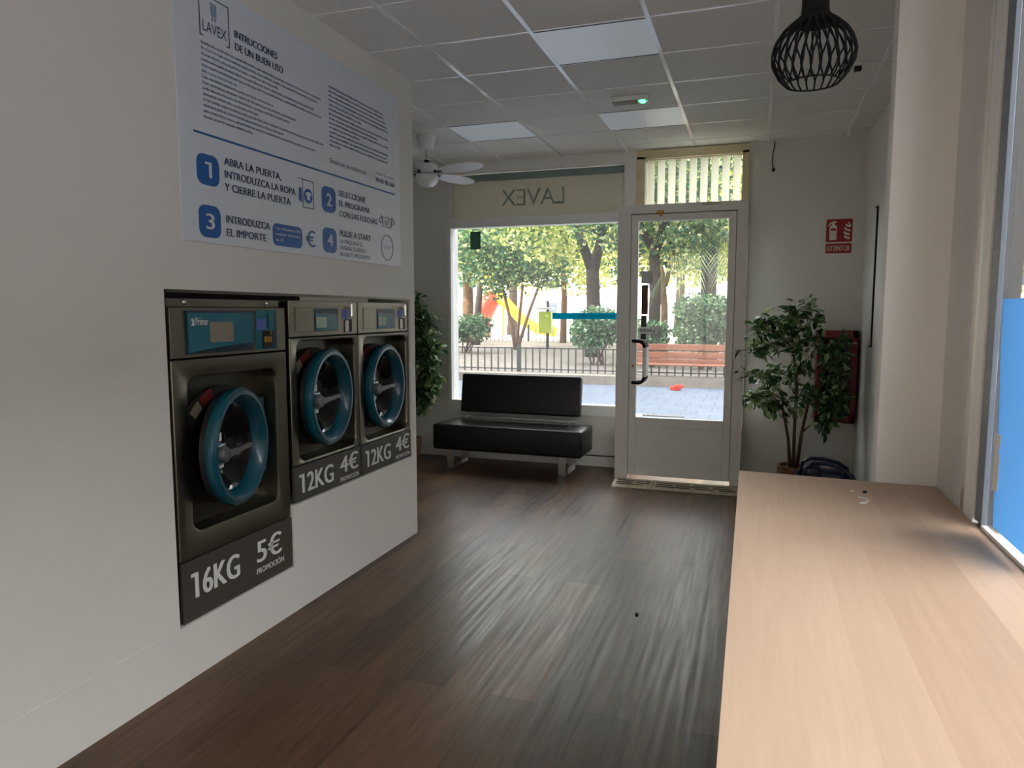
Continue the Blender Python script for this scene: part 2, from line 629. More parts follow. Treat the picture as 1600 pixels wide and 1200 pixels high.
struct(MB().box((-4.6, YF - .2, -0.12), (1.1, YB + .02, 0)).build('floor', 'floor'))
struct(MB().box((-4.6, YF - .2, CZ), (1.1, YB + .25, CZ + .12)).build('ceiling', 'tile'))
g = MB()
TX, TY = 0.61, 0.543
xs = [-0.56 + TX * k for k in range(-7, 3)]
ys = [3.745 + TY * k for k in range(-12, 6)]
for x in xs:
    if -4.5 < x < XR:
        y0 = YF if x > A else 4.6
        g.box((x - .012, y0, CZ - .006), (x + .012, YB, CZ + .002))
for y in ys:
    g.box((A if y < 4.4 else -4.4, y - .006, CZ - .004), (XR, y + .006, CZ + .002))
struct(g.build('trim_1', 'tbar'))

# machine wall with its stepped recess
wl = MB()
T0 = -2.42
wl.box((T0, YF, 0), (A, 2.168, CZ))                      # left of the recess
wl.box((T0, 2.168, 1.585), (A, 4.225, CZ))               # above
wl.box((T0, 2.168, 0), (A, 2.925, 0.232))                # below the big machine
wl.box((T0, 2.925, 0), (A, 4.225, 0.54))                 # below the two smaller machines
wl.box((T0, 4.225, 0), (A, 4.285, CZ))                   # end post
struct(wl.build('wall_left', 'wall'))
struct(MB().box((-3.05, 4.17, 0), (T0, 4.285, CZ)).build('wall_partition_end', 'wall'))
struct(MB().box((A, YF, 0), (A + .0012, 2.168, 0.236)).build('baseboard_left', 'wall'))
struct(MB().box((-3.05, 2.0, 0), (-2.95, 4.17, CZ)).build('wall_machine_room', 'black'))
tr_ = MB().box((A - .02, 2.175, 1.574), (A + .001, 4.22, 1.586))
struct(tr_.build('trim_2', 'steel_dark'))
struct(MB().box((-4.55, 4.0, 0), (-4.4, YB, CZ)).build('wall_far_left', 'wall'))
struct(MB().box((-4.4, 4.0, 0), (-3.05, 4.17, CZ)).build('wall_inner_left', 'wall'))

# back wall: solid pieces round the window, door and transom
WX0, WX1 = -2.97, -1.20       # window
bw = MB()
bw.box((-4.6, YB, 0), (WX0, YB + .22, CZ))
bw.box((WX0, YB, 0), (-1.02, YB + .22, 0.50))
bw.box((-0.10, YB, 0), (1.1, YB + .22, CZ))
struct(bw.build('wall_back', 'wall'))
struct(MB().box((WX0, YB - .012, 0), (-1.14, YB, 0.10)).build('baseboard_back', 'white_lam'))
struct(MB().box((WX0, YB - .016, 0.10), (-1.14, YB, 0.108)).build('trim_3', 'slot'))

# right side: far right wall, return wall, jamb, side window wall
rw = MB()
rw.box((XR, 3.087, 0), (1.1, YB, CZ))
struct(rw.build('wall_right', 'wall'))
struct(MB().box((0.452, 2.987, 0), (1.1, 3.087, CZ)).build('wall_return', 'wall'))
rj = MB()
rj.box((XG, 2.60, 0), (1.1, 2.987, CZ))
rj.box((XG, YF, 0), (0.9, 2.60, 0.82))
rj.box((XG, YF, 2.88), (0.9, 2.60, CZ))
rj.box((XG, YF, 0.82), (0.9, -1.8, 2.88))
struct(rj.build('wall_right_jamb', 'wall'))
rr_ = MB()
rr_.box((A, YF - .2, 0), (1.1, YF, .35)).box((A, YF - .2, 2.75), (1.1, YF, CZ)).box((A, YF - .2, .35), (-1.85, YF, 2.75)).box((.5, YF - .2, .35), (1.1, YF, 2.75))
struct(rr_.build('wall_rear', 'wall'))
rf = MB()  # unseen rear window, added to bring in daylight from behind the camera
for x in (-1.85, -1.05, -.28, .44):
    rf.box((x, YF - .12, .35), (x + .06, YF - .06, 2.75))
rf.box((-1.85, YF - .12, .35), (.5, YF - .06, .42)).box((-1.85, YF - .12, 2.68), (.5, YF - .06, 2.75))
rf = struct(rf.build('added_rear_window', 'white_pvc'))
MB().box((-1.82, YF - .095, .4), (.47, YF - .09, 2.7)).build('pane', 'side_glass', rf)

# ---- front window (window_1): white frame, pane, sill
fw = MB()
fy0, fy1 = YB - .05, YB + .06
fw.box((WX0, fy0, 0.50), (WX1 + .03, fy1, 0.60))               # bottom rail / sill
fw.box((WX0, fy0, 2.33), (WX1 + .03, fy1, 2.42))               # rail under the sign box
fw.box((WX0, fy0, 0.60), (WX0 + .035, fy1, 2.33))
fw.box((WX1 - .0, fy0, 0.60), (WX1 + .05, fy1, 2.33))
win = struct(fw.build('window_1', 'white_pvc'))
MB().box((WX0 + .035, YB + .0, 0.60), (WX1, YB + .006, 2.33)).build('pane', 'glass', win)
# timber surround of sign box and transom
hd = MB()
hd.box((WX0 - .0, YB - .04, 2.86), (-1.00, YB + .10, CZ))
hd.box((-1.19, YB - .045, 2.40), (-1.00, YB + .10, 2.90))
hd.box((WX0, YB - .03, 2.42), (WX0 + .03, YB + .10, 2.86))
struct(hd.build('trim_4', 'white_lam'))
hd = MB()
hd.box((-1.08, YB - .05, 2.40), (-1.0, YB + .08, 2.90))
hd.box((-1.08, YB - .05, 2.88), (-0.10, YB + .08, 2.955))
hd.box((-0.155, YB - .05, 2.40), (-0.10, YB + .08, 2.90))
tw = struct(hd.build('window_3', 'cream'))
MB().box((-1.0, YB + .06, 2.40), (-0.155, YB + .066, 2.88)).build('pane', 'glass', tw)

# ---- side window (window_2)
sf = MB()
sf.box((XG - .005, 2.505, 0.85), (XG + .03, 2.60, 2.88))
sf.box((XG - .005, -1.8, 2.80), (XG + .075, 2.505, 2.88))
sf.box((XG - .005, -1.8, 0.82), (XG + .075, -1.70, 2.80))
sf.box((XG - .001, -1.7, 0.82), (XG + .0145, 2.43, 0.862))
sf = struct(sf.build('window_2', 'white_pvc'))
MB().box((XG - .001, 2.43, 0.862), (XG + .0145, 2.497, 2.80), .002).build('glazing_bead', 'grey_alu', sf)
struct(MB().box((XG + .0301, 2.50, 0.83), (1.1, 2.5995, 2.879)).build('trim_6', 'anthracite'))
MB().box((XG + .002, 2.497, 0.86), (XG + .02, 2.5055, 2.80)).build('gasket', 'black', sf)
MB().box((XG + .008, -1.70, 0.862), (XG + .014, 2.43, 2.80)).build('pane', 'side_glass', sf)
# glossy strip where the jamb meets the frame
struct(MB().box((XG - .008, 2.60, 0.86), (XG + .0, 2.635, 2.88)).build('trim_5', 'steel_bright'))
bf = MB()
edge = [(2.335, 0.885), (2.35, 1.02), (2.335, 1.10), (2.35, 1.2), (2.37, 1.36), (2.385, 1.535)]
poly = [(2.03, 0.885)] + edge + [(2.03, 1.535)]
bf.prism([(-y, z) for y, z in poly], XG + .003, XG + .006, Matrix.Rotation(R(-90), 4, 'Z'))
bf = bf.build('window_film', 'blue_film')
tag(bf, 'blue translucent film stuck on the far lower corner of the side window', 'window film')
tn = MB()
random.seed(5)
for i in range(9):
    z = 0.99 + i * .018
    wv = .012 + .012 * random.random()
    tn.box((XG + .0005, 2.335 - wv, z), (XG + .0025, 2.35 + wv * .4, z + .019))
tag(tn.build('torn_sticker', 'label_white'), 'torn white scrap of sticker at the edge of the blue window film', 'sticker')

# ---- door box (door_1): frame posts, side glazing, leaf
YD = 6.20
df = MB()
df.box((-1.15, YD, 0), (-1.035, YD + .07, 2.325), .003)
df.box((-0.17, YD, 0), (-0.085, YD + .07, 2.325), .003)
df.box((-1.15, YD, 2.325), (-0.085, YD + .07, 2.40), .003)
df.box((-1.15, YD + .07, 2.34), (-0.085, YB, 2.40))
df.box((-1.15, YD + .07, 0), (-1.11, YB, 0.40))
df.box((-1.15, YD + .07, 0.4), (-1.11, YD + .12, 2.34))
df.box((-0.125, YD + .07, 0), (-0.085, YB, 0.52))
df.box((-0.125, YD + .07, 2.26), (-0.085, YB, 2.34))
df.box((-0.125, YB - .06, 0.52), (-0.085, YB, 2.26))
df.box((-1.04, YD + .052, .06), (-1.018, YD + .0699, 2.33)).box((-.19, YD + .052, .06), (-.165, YD + .0699, 2.33)).box((-1.018, YD + .052, 2.305), (-.19, YD + .0699, 2.33))
door = struct(df.build('door_1', 'door_white'))
MB().box((-0.108, YD + .07, 0.52), (-0.102, YB - .06, 2.26)).build('side_pane', 'glass', door)
MB().box((-1.133, YD + .12, 0.40), (-1.127, YB, 2.34)).build('side_pane', 'glass', door)
lf = MB()
ly0, ly1 = YD + .006, YD + .05
lf.box((-1.032, ly0, 0.065), (-0.972, ly1, 2.318), .003)
lf.box((-0.235, ly0, 0.065), (-0.175, ly1, 2.318), .003)
lf.box((-0.972, ly0, 2.262), (-0.235, ly1, 2.318), .003)
lf.box((-0.972, ly0, 0.50), (-0.235, ly1, 0.58), .003)
lf.box((-0.972, ly0, 0.065), (-0.235, ly1, 0.14), .003)
lf.box((-0.972, ly0 + .012, 0.14), (-0.235, ly1 - .01, 0.50))
leaf = lf.build('door_leaf', 'door_white', door)
MB().box((-0.972, YD + .026, 0.58), (-0.235, YD + .032, 2.262)).build('pane', 'glass', leaf)


def handle(yy, sgn):
    pts = []
    for z0, s2 in ((1.245, 1), (0.885, -1)):
        p = [(-1.005, yy, z0), (-0.95, yy + sgn * .03, z0)]
        for k in range(6):
            a = R(90 * k / 5)
            p.append((-0.95 + .055 * math.sin(a), yy + sgn * .045, z0 - s2 * .055 * (1 - math.cos(a))))
        pts.append(p)
    m = MB()
    for p in pts:
        m.tube(p, .0145, 12)
    h = m.build('pull_handle', 'black_metal', leaf, smooth='auto')
    MB().tube([(-0.895, yy + sgn * .045, 1.19), (-0.895, yy + sgn * .045, 0.94)], .0165, 14).build('grip', 'white_pvc', h, smooth='auto')


handle(YD, -1)
handle(YD + .055, 1)
MB().lathe([(.013, 0), (.013, .008), (.0, .008)], 14, Matrix.Translation((-1.0, YD + .006, 1.03)) @ Matrix.Rotation(R(90), 4, 'X')).build('lock_cylinder', 'brass', leaf)
MB().box((-0.82, YD - .012, 2.326), (-0.76, YD, 2.345)).box((-0.8, YD - .008, 2.30), (-0.775, YD, 2.326)).build('closer_bracket', 'brass', door)
MB().box((-0.455, YD - .006, 2.375), (-0.30, YD, 2.398)).box((-0.44, YD - .01, 2.315), (-0.38, YD, 2.332)).build('closer_plate', 'dirty', door)

# threshold strips in front of the door
for (x0, x1, lab) in ((-1.135, -0.80, 'shorter left-hand length of scuffed cream metal threshold at the glass door'),
                      (-0.795, -0.09, 'longer right-hand length of scuffed cream metal threshold at the glass door')):
    t = thing('threshold_strip', lab, 'threshold', ((x0 + x1) / 2, 6.09, 0), 0, 'threshold strips at the door')
    hw = (x1 - x0) / 2
    b = MB()
    b.prism([(0, 0), (0, 0)][:0] or [(-.105, .002), (-.09, .012), (.105, .034), (.105, 0), (-.105, 0)], -hw, hw, Matrix.Rotation(R(90), 4, 'Z'))
    b.build('strip', 'dirty', t)
    s_ = MB()
    for yy, zz in ((-.045, .0195), (.0, .0238), (.05, .0285)):
        a_ = -hw + .03
        while a_ < hw - .05:
            ln = random.uniform(.12, .3)
            s_.box((a_, yy - .007, zz - .002), (min(a_ + ln, hw - .02), yy + .007, zz + .0015))
            a_ += ln + random.uniform(.02, .05)
    s_.build('slots', 'slot', t)

# ---- sign box above the window, read from behind
sb = thing('light_box_sign', 'translucent shop sign panel above the window, lettering reversed', 'sign', (WX0 + .03, YB, 2.42))
sw = -1.19 - (WX0 + .03)
MB().box((0, .03, 0), (sw, .04, .435)).build('panel', 'lightbox', sb)
MB().box((0, .022, .365), (sw, .03, .435)).build('top_band', 'lightbox_ink', sb)
lettering('reversed_lettering', [('LAVEX', 0.52, 0.115, 1.165, 0.155, 0.0)], 'lightbox_ink', sb, y=.024, mirror=True)

# ---- vertical blind in the transom
vb = thing('vertical_blind', 'cream vertical slat blind hanging in the transom over the door', 'blind', (-0.58, YB, 2.4))
MB().box((-.42, .0, .475), (.42, .03, .50)).build('headrail', 'cream', vb)
vs_ = MB()
for i in range(9):
    x = -.375 + i * .0945
    z0 = .012 + (0.012 if i in (4,) else 0)
    prev = None
    ring = []
    for k in range(7):
        u = k / 6 - .5
        ring.append((x + u * .062, .016 - .012 * math.cos(u * PI) + u * .03))
    a = [vs_.bm.verts.new((px, py, z0)) for px, py in ring]
    b = [vs_.bm.verts.new((px, py, .478)) for px, py in ring]
    for k in range(6):
        vs_.bm.faces.new((a[k], a[k + 1], b[k + 1], b[k]))
vs_.build('slats', 'slat', vb, smooth=True)
MB().tube([(-.37 + .74 * k / 20, .004, .03 + .006 * math.sin(k * 1.3) + (.03 if 9 < k < 13 else 0)) for k in range(21)], .0018, 6).build('bottom_chain', 'white_pvc', vb)

# ------------------------------------------------------------------ washing machines
def washer(label, y0, wd, zb, zt, z_door, z_fas, opening, hinge, theta, big):
    """local x runs along the wall, -y faces the room; z is height above the visible bottom edge"""
    t = thing('washing_machine', label, 'washing machine', (A - .012, y0, zb), R(90), 'washing machines set into the wall')
    H = zt - zb
    zd, zf = z_door - zb, z_fas - zb
    top = zf + (1.517 - z_fas) if big else H
    MB().box((.004, .13, .0), (wd - .004, .6, H - .01)).build('body', 'steel_dark', t)
    ox0, ox1, oz0, oz1 = opening
    ox0, ox1, oz0, oz1 = ox0 - y0, ox1 - y0, oz0 - zb, oz1 - zb
    cx, cz = (ox0 + ox1) / 2, (oz0 + oz1) / 2
    ow, oh = ox1 - ox0, oz1 - oz0
    out = rrect(wd / 2, (zd + zf) / 2, wd, zf - zd - .004, .006)
    P = lambda lp, y: [(x, y, z) for x, z in lp]
    m = MB()
    m.loops([P(out, .13), P(out, .004), P(rrect(wd / 2, (zd + zf) / 2, wd - .006, zf - zd - .01, .006), 0),
             P(rrect(cx, cz, ow + .024, oh + .024, .055), 0), P(rrect(cx, cz, ow + .008, oh + .008, .05), .005),
             P(rrect(cx, cz, ow, oh, .047), .016), P(rrect(cx, cz, ow, oh, .047), .10)])
    m.build('front_panel', 'steel', t, smooth='auto')
    m = MB()
    m.loops([P(rrect(cx, cz, ow, oh, .047), .10), P(rrect(cx, cz, ow - .02, oh - .02, .04), .101)], (False, True))
    m.build('recess_plate', 'steel_dark', t)
    # drum seal
    rx = Matrix.Translation((cx - .01, .10, cz)) @ Matrix.Rotation(R(90), 4, 'X')
    MB().lathe([(.262, 0), (.262, .014), (.235, .03), (.205, .034), (.19, .02), (.185, -.02)], 48, rx, cap=False).build('drum_seal', 'rubber', t, smooth='auto')
    MB().lathe([(.2, .0), (.0, -.03)], 40, rx, cap=False).build('drum', 'black', t)
    # stickers at the top left of the seal
    sp = MB()
    for a0, a1 in ((108, 126),):
        pts = [(cx + r_ * math.cos(R(a)), cz + r_ * math.sin(R(a))) for r_, rng in ((.268, range(a0, a1 + 1, 3)), (.225, range(a1, a0 - 1, -3))) for a in rng]
        sp.prism(pts, .062, .066)
    sp.build('warning_label', 'label_red', t)
    sp = MB()
    pts = [(cx + r_ * math.cos(R(a)), cz + r_ * math.sin(R(a))) for r_, rng in ((.268, range(128, 146, 3)), (.225, range(144, 127, -3))) for a in rng]
    sp.prism(pts, .06, .064)
    sp.build('notice_label', 'label_dull', t)
    # door, hinged on the right and standing slightly open
    hx, hd = hinge[0] - y0, hinge[1]
    D = bpy.data.objects.new('door', None)
    Rr = .26
    m = MB()
    prof = [(.252, .006), (.259, -.012), (.255, -.030), (.242, -.041), (.226, -.040), (.208, -.024), (.196, .0), (.190, .03)]
    rx2 = Matrix.Translation((-Rr, 0, 0)) @ Matrix.Rotation(R(90), 4, 'X') @ Matrix.Scale(-1, 4, (0, 0, 1))
    m.lathe(prof, 64, rx2, cap=False)
    dr = m.build('door', 'teal', t, smooth='auto')
    dr.location = (hx, hd, cz)
    dr.rotation_euler = (0, 0, R(theta))
    # note: +theta about the hinge swings the free (left) edge out into the room
    m = MB()
    m.box((-.04, .004, -.18), (.054, .04, .18), .006)
    m.build('hinge_plate', 'teal', dr)
    m = MB()
    m.lathe([(.192, .02), (.17, .03), (.15, .06), (.10, .095), (.0, .105)], 48, rx2, cap=False)
    m.build('door_glass', 'bowl', dr, smooth=True)
    m = MB()
    m.lathe([(.250, .006), (.250, .03), (.20, .034), (.190, .03)], 48, rx2, cap=False)
    m.build('door_rim', 'rubber', dr, smooth='auto')
    m = MB()
    rl = Matrix.Translation((-Rr - .192, -.042, -.0)) @ Matrix.Rotation(R(90), 4, 'X')
    m.lathe([(.034, -.02), (.034, .012), (.028, .02), (.0, .02)], 24, rl)
    m.prism([(-Rr - .19, -.020), (-Rr - .19, .020), (-Rr - .10, .010), (-Rr + .0, .013), (-Rr + .03, .011), (-Rr + .03, -.006), (-Rr - .08, -.009)], -.062, -.044)
    m.build('door_lever', 'grey_lever', dr, smooth='auto')
    m = MB()
    m.box((-Rr - .235, -.04, -.045), (-Rr - .155, -.005, .045), .01)
    m.build('lever_mount', 'teal', dr)
    m = MB()
    m.box((-Rr - .14, .01, -.075), (-Rr - .09, .014, -.03))
    m.build('glass_label', 'label_white', dr)
    MB().box((-Rr - .13, .01, .04), (-Rr - .10, .014, .075)).build('glass_label', 'label_white', dr)
    # price panel
    pp = MB()
    pp.box((.001, -.004, .0), (wd - .001, .012, zd - .002), .002)
    pp = pp.build('price_panel', 'price', t)
    if big:
        its = [('16KG', .045, .090, .335, .105, .04), ('5€', .45, .105, .635, .098, .04), ('PROMOCIÓN', .447, .052, .648, .026, .018)]
    else:
        its = [('12KG', .038, .038, .345, .096, .04), ('4€', .41, .062, .60, .09, .04), ('PROMOCIÓN', .412, .014, .605, .024, .018)]
    lettering('price_lettering', its, 'letter_white', pp, y=-.0055)
    # fascia
    fp = MB()
    fp.box((.001, .0, zf + .003), (wd - .001, .13, top), .003)
    fp = fp.build('control_panel', 'steel', t)
    if big:
        MB().box((.008, .02, top + .003), (wd - .02, .13, H)).build('top_rail', 'steel', t)
        for x in (.10, wd - .11):
            s_ = MB()
            s_.lathe([(.011, 0), (.011, .006), (.006, .01), (0, .01)], 14, Matrix.Translation((x, .02, (top + H) / 2 + .003)) @ Matrix.Rotation(R(90), 4, 'X'))
            s_.build('rail_screw', 'steel_bright', t)
        q = lambda yy, zz: (yy - y0, zz - zb)
        x0, z0 = q(2.277, 1.328)
        x1, z1 = q(2.683, 1.503)
        MB().box((x0, -.003, z0), (x1, .001, z1)).build('control_foil_edge', 'teal_deep', fp)
        m = MB()
        arc = [(x1, z0 + .032)] + [(x1 - (x1 - x0 - .012) * k / 10, z0 + .032 - .028 * (k / 10) ** 1.8) for k in range(1, 11)]
        m.prism([(x0 + .012, z1 - .008), (x1, z1 - .008)] + arc, -.0045, -.002)
        foil = m.build('control_foil', 'teal_panel', fp)
        lettering('maker_lettering', [('Primer', x0 + .055, z1 - .058, x0 + .125, .03, .01)], 'letter_white', foil, y=-.0055)
        m = MB()
        m.prism([(x0 + .03, z1 - .06), (x0 + .048, z1 - .06), (x0 + .048, z1 - .03)], -.0055, -.0046)
        m.prism([(x0 + .028, z1 - .036), (x0 + .04, z1 - .03), (x0 + .04, z1 - .046)], -.0055, -.0046)
        m.build('maker_mark', 'letter_white', foil)
        xs0, zs0 = q(2.409, 1.371)
        xs1, zs1 = q(2.551, 1.458)
        MB().box((xs0, -.0075, zs0), (xs1, -.004, zs1), .002).build('display', 'screen', foil)
        cx0, cz0 = q(2.703, 1.327)
        cx1, cz1 = q(2.849, 1.506)
        cp = MB().box((cx0, -.004, cz0), (cx1, .001, cz1)).build('coin_panel', 'teal_panel', fp)
        MB().box((cx1 - .014, -.0048, cz0 + .01), (cx1 - .002, -.003, cz1 - .01)).build('edge_stripe', 'teal_deep', cp)
        MB().box((cx0 + .004, -.006, cz0 + .09), (cx0 + .07, -.004, cz0 + .14)).build('coin_label', 'label_blue', cp)
        MB().box((cx0 + .04, -.0065, cz0 + .004), (cx0 + .122, -.004, cz0 + .085)).build('return_tray', 'black', cp)
        MB().box((cx0 + .05, -.014, cz0 + .03), (cx0 + .10, -.006, cz0 + .06), .004).lathe([(.008, 0), (.008, .01), (0, .01)], 12, Matrix.Translation((cx0 + .086, -.0065, cz0 + .075)) @ Matrix.Rotation(R(90), 4, 'X')).build('coin_return', 'brass', cp)
        MB().box((cx0 + .082, -.0075, cz0 + .095), (cx0 + .087, -.004, cz0 + .165)).build('coin_slot', 'black', cp)
        MB().lathe([(.006, 0), (.006, .008), (0, .008)], 12, Matrix.Translation((cx0 + .085, -.007, cz0 + .14)) @ Matrix.Rotation(R(90), 4, 'X')).build('coin_button', 'steel_bright', cp)
    else:
        dz = zf + .028
        dw = MB().box((.055, -.004, dz), (.185, .001, dz + .122), .002).build('soap_drawer', 'steel', fp)
        x0, x1, z0, z1 = .215, .435, zf + .024, zf + .145
        m = MB()
        m.box((x0, -.002, z0), (x1, .001, z1))
        sc = m.build('screen_recess', 'teal_deep', fp)
        m = MB()
        m.prism([(x0 + .004, z0 + .004), (x1 - .01, z0 + .004), (x1 - .03, z1 - .03), (x0 + .004, z1 - .022)], -.0045, -.002)
        m.build('screen_foil', 'teal_panel', sc)
        MB().box((x0 + .008, -.007, z0 + .02), (x0 + .10, -.0042, z1 - .045), .001).build('display', 'screen_pale', sc)
        x0 = .475
        MB().box((x0, -.003, zf + .088), (x0 + .055, .0, zf + .14)).build('coin_label', 'label_blue', fp)
        MB().box((x0 + .05, -.03, zf + .10), (x0 + .066, .0, zf + .172), .003).tube([(x0 + .028, -.015, zf + .15), (x0 + .05, -.02, zf + .15)], .008, 10).build('coin_lever', 'steel_bright', fp)
        cs = MB().box((x0 + .022, -.003, zf + .016), (x0 + .095, .0, zf + .086)).build('return_tray', 'black', fp)
        MB().box((x0 + .024, -.006, zf + .018), (x0 + .058, -.003, zf + .08), .002).lathe([(.004, 0), (.004, .002), (0, .002)], 10, Matrix.Translation((x0 + .041, -.006, zf + .05)) @ Matrix.Rotation(R(90), 4, 'X')).build('tray_label', 'label_white', cs)
    bpy.data.objects.remove(D)
    return t


washer('large dark steel washing machine with teal door, priced 16KG 5€, nearest on the left', 2.198, .722, .236, 1.552, .489, 1.311,
       (2.285, 2.838, .598, 1.234), (2.78, .048), 13.5, True)
washer('middle dark steel washing machine with teal door, priced 12KG 4€, beside the large one', 2.950, .632, .546, 1.554, .725, 1.371,
       (3.012, 3.548, .745, 1.350), (3.53, .04), 7.7, False)
washer('third dark steel washing machine, priced 12KG 4€, next to the end of the wall', 3.594, .626, .546, 1.554, .722, 1.371,
       (3.652, 4.185, .742, 1.345), (4.165, .04), 5.0, False)

# ------------------------------------------------------------------ instruction board above the machines
SY = 2.273
ib = thing('instruction_board', 'white wall board of blue laundry instructions in four numbered steps', 'sign', (A, SY, 1.78), R(90))
MB().box((0, -.006, 0), (4.09 - SY, -.0005, 1.035), .001).build('board', 'sign_white', ib)
fx = lambda y: y - SY
fz = lambda z: z - 1.78
YL = -.008
lettering('heading_lettering', [('LAVEX', fx(2.425), fz(2.622), fx(2.562), .042, .0),
                                ('INTRUCCIONES', fx(2.611), fz(2.657), fx(2.899), .030, .035),
                                ('DE UN BUEN USO', fx(2.612), fz(2.606), fx(2.94), .030, .035)], 'sign_navy', ib, YL)
m = MB()
a0, a1, b0, b1, th = fx(2.408), fx(2.58), fz(2.60), fz(2.765), .004
m.box((a0, YL, b0), (a0 + th, YL + .001, b1)).box((a1 - th, YL, b0), (a1, YL + .001, b1)).box((a0, YL, b1 - th), (a1, YL + .001, b1))
m.box((a0, YL, b0), (a0 + .02, YL + .001, b0 + th)).box((a1 - .02, YL, b0), (a1, YL + .001, b0 + th))
m.build('logo_frame', 'sign_navy', ib)
m = MB()
lx, lz = fx(2.475), fz(2.675)
m.box((lx, YL, lz + .02), (lx + .032, YL + .001, lz + .06))
for k in range(4):
    m.box((lx - .002 + k * .0095, YL, lz + .062), (lx + .004 + k * .0095, YL + .001, lz + .07))
m.box((lx + .004, YL, lz), (lx + .012, YL + .001, lz + .018)).box((lx + .02, YL, lz), (lx + .028, YL + .001, lz + .018))
m.build('logo_tower', 'sign_ink', ib)
random.seed(11)


def smalltext(m, x0, x1, z, h):
    x = x0
    while x < x1 - h:
        wl_ = min(random.uniform(2.0, 7.5) * h * .8, x1 - x)
        k = x
        while k < x + wl_:
            cw = h * random.uniform(.35, .6)
            hh = h * random.choice((.75, 1, 1))
            m.box((k, YL, z), (k + cw * .45, YL + .0006, z + hh))
            m.box((k, YL, z + random.choice((0, hh * .4, hh * .8))), (k + cw, YL + .0006, z + random.choice((.2, .55, 1.0)) * hh))
            k += cw + h * .2
        x += wl_ + h * .55


m = MB()
n1 = [.83, .80, .48, .78, .84, .20, .46, .62, .56, .34, .84, .52, .78, .30]
for i, wdt in enumerate(n1):
    smalltext(m, fx(2.412), fx(2.412) + wdt, fz(2.568) - i * .0222, .0095)
m.build('rules_left', 'sign_ink', ib)
m = MB()
for blk, (z, wds) in enumerate(((2.655, (.58, .58, .6, .62, .63, .32)), (2.518, (.63, .5, .63, .3)), (2.428, (.62, .6, .62, .1)))):
    for i, wdt in enumerate(wds):
        smalltext(m, fx(3.317), fx(3.317) + wdt, fz(z) - i * .0225, .0105)
m.build('rules_right', 'sign_ink', ib)
MB().tube([(fx(2.352), YL + .002, fz(2.2145)), (fx(4.02), YL + .002, fz(2.2175))], .0045, 8).build('divider_bar', 'sign_blue', ib)
lettering('thanks_lettering', [('Gracias por su colaboración', fx(3.312), fz(2.276), fx(3.685), .024, .0, .35)], 'sign_navy', ib, YL)
lettering('phone_lettering', [('Teléfono de contacto', fx(3.79), fz(2.303), fx(4.012), .011), ('96 02 90 160', fx(3.788), fz(2.258), fx(4.016), .025, .03)], 'sign_navy', ib, YL)
for (num, x0, x1, z0, z1) in (('1', 2.36, 2.486, 2.012, 2.135), ('3', 2.36, 2.484, 1.802, 1.932), ('2', 3.232, 3.36, 2.015, 2.146), ('4', 3.232, 3.36, 1.808, 1.936)):
    m = MB()
    P = [(fx(x), z) for x, z in rrect((x0 + x1) / 2, fz((z0 + z1) / 2), x1 - x0, z1 - z0, .036)]
    m.prism(P, YL, -.0055)
    bd = m.build('number_badge', 'sign_blue', ib)
    nw = .03 if num == '1' else .04
    xc = fx((x0 + x1) / 2)
    lettering('number', [(num, xc - nw * .62, fz((z0 + z1) / 2) - .031, xc + nw * .62, .062, .03)], 'sign_white', bd, YL - .0012)
lettering('step_lettering', [
    ('ABRA LA PUERTA,', fx(2.517), fz(2.113), fx(2.90), .031, .03), ('INTRODUZCA LA ROPA', fx(2.518), fz(2.060), fx(3.008), .031, .03),
    ('Y CIERRE LA PUERTA', fx(2.515), fz(2.007), fx(2.967), .031, .03),
    ('SELECCIONE', fx(3.390), fz(2.116), fx(3.667), .030, .03), ('EL PROGRAMA', fx(3.390), fz(2.063), fx(3.714), .030, .03),
    ('CON LAS FLECHAS', fx(3.391), fz(2.009), fx(3.794), .030, .03),
    ('INTRODUZCA', fx(2.517), fz(1.874), fx(2.804), .031, .03), ('EL IMPORTE', fx(2.516), fz(1.819), fx(2.776), .031, .03),
    ('PULSE A START', fx(3.391), fz(1.905), fx(3.720), .032, .03), ('LA MÁQUINA LE', fx(3.392), fz(1.867), fx(3.624), .021, .0),
    ('AVISARÁ CUANDO', fx(3.390), fz(1.833), fx(3.656), .021, .0), ('ACABE EL PROGRAMA', fx(3.389), fz(1.799), fx(3.711), .021, .0)], 'sign_navy', ib, YL)
m = MB()
P = [(fx(x), z) for x, z in rrect(2.939, fz(1.859), .226, .102, .03)]
m.prism(P, YL, -.0055)
pl = m.build('coin_note', 'sign_blue', ib)
lettering('coin_note_lettering', [('Las máquinas solo', fx(2.845), fz(1.882), fx(3.035), .014, .01), ('aceptan monedas', fx(2.845), fz(1.856), fx(3.035), .014, .01), ('de 1€', fx(2.845), fz(1.828), fx(2.90), .014, .01)], 'sign_white', pl, YL - .001)
lettering('euro_mark', [('€', fx(3.086), fz(1.825), fx(3.165), .074, .0)], 'sign_blue', ib, YL)
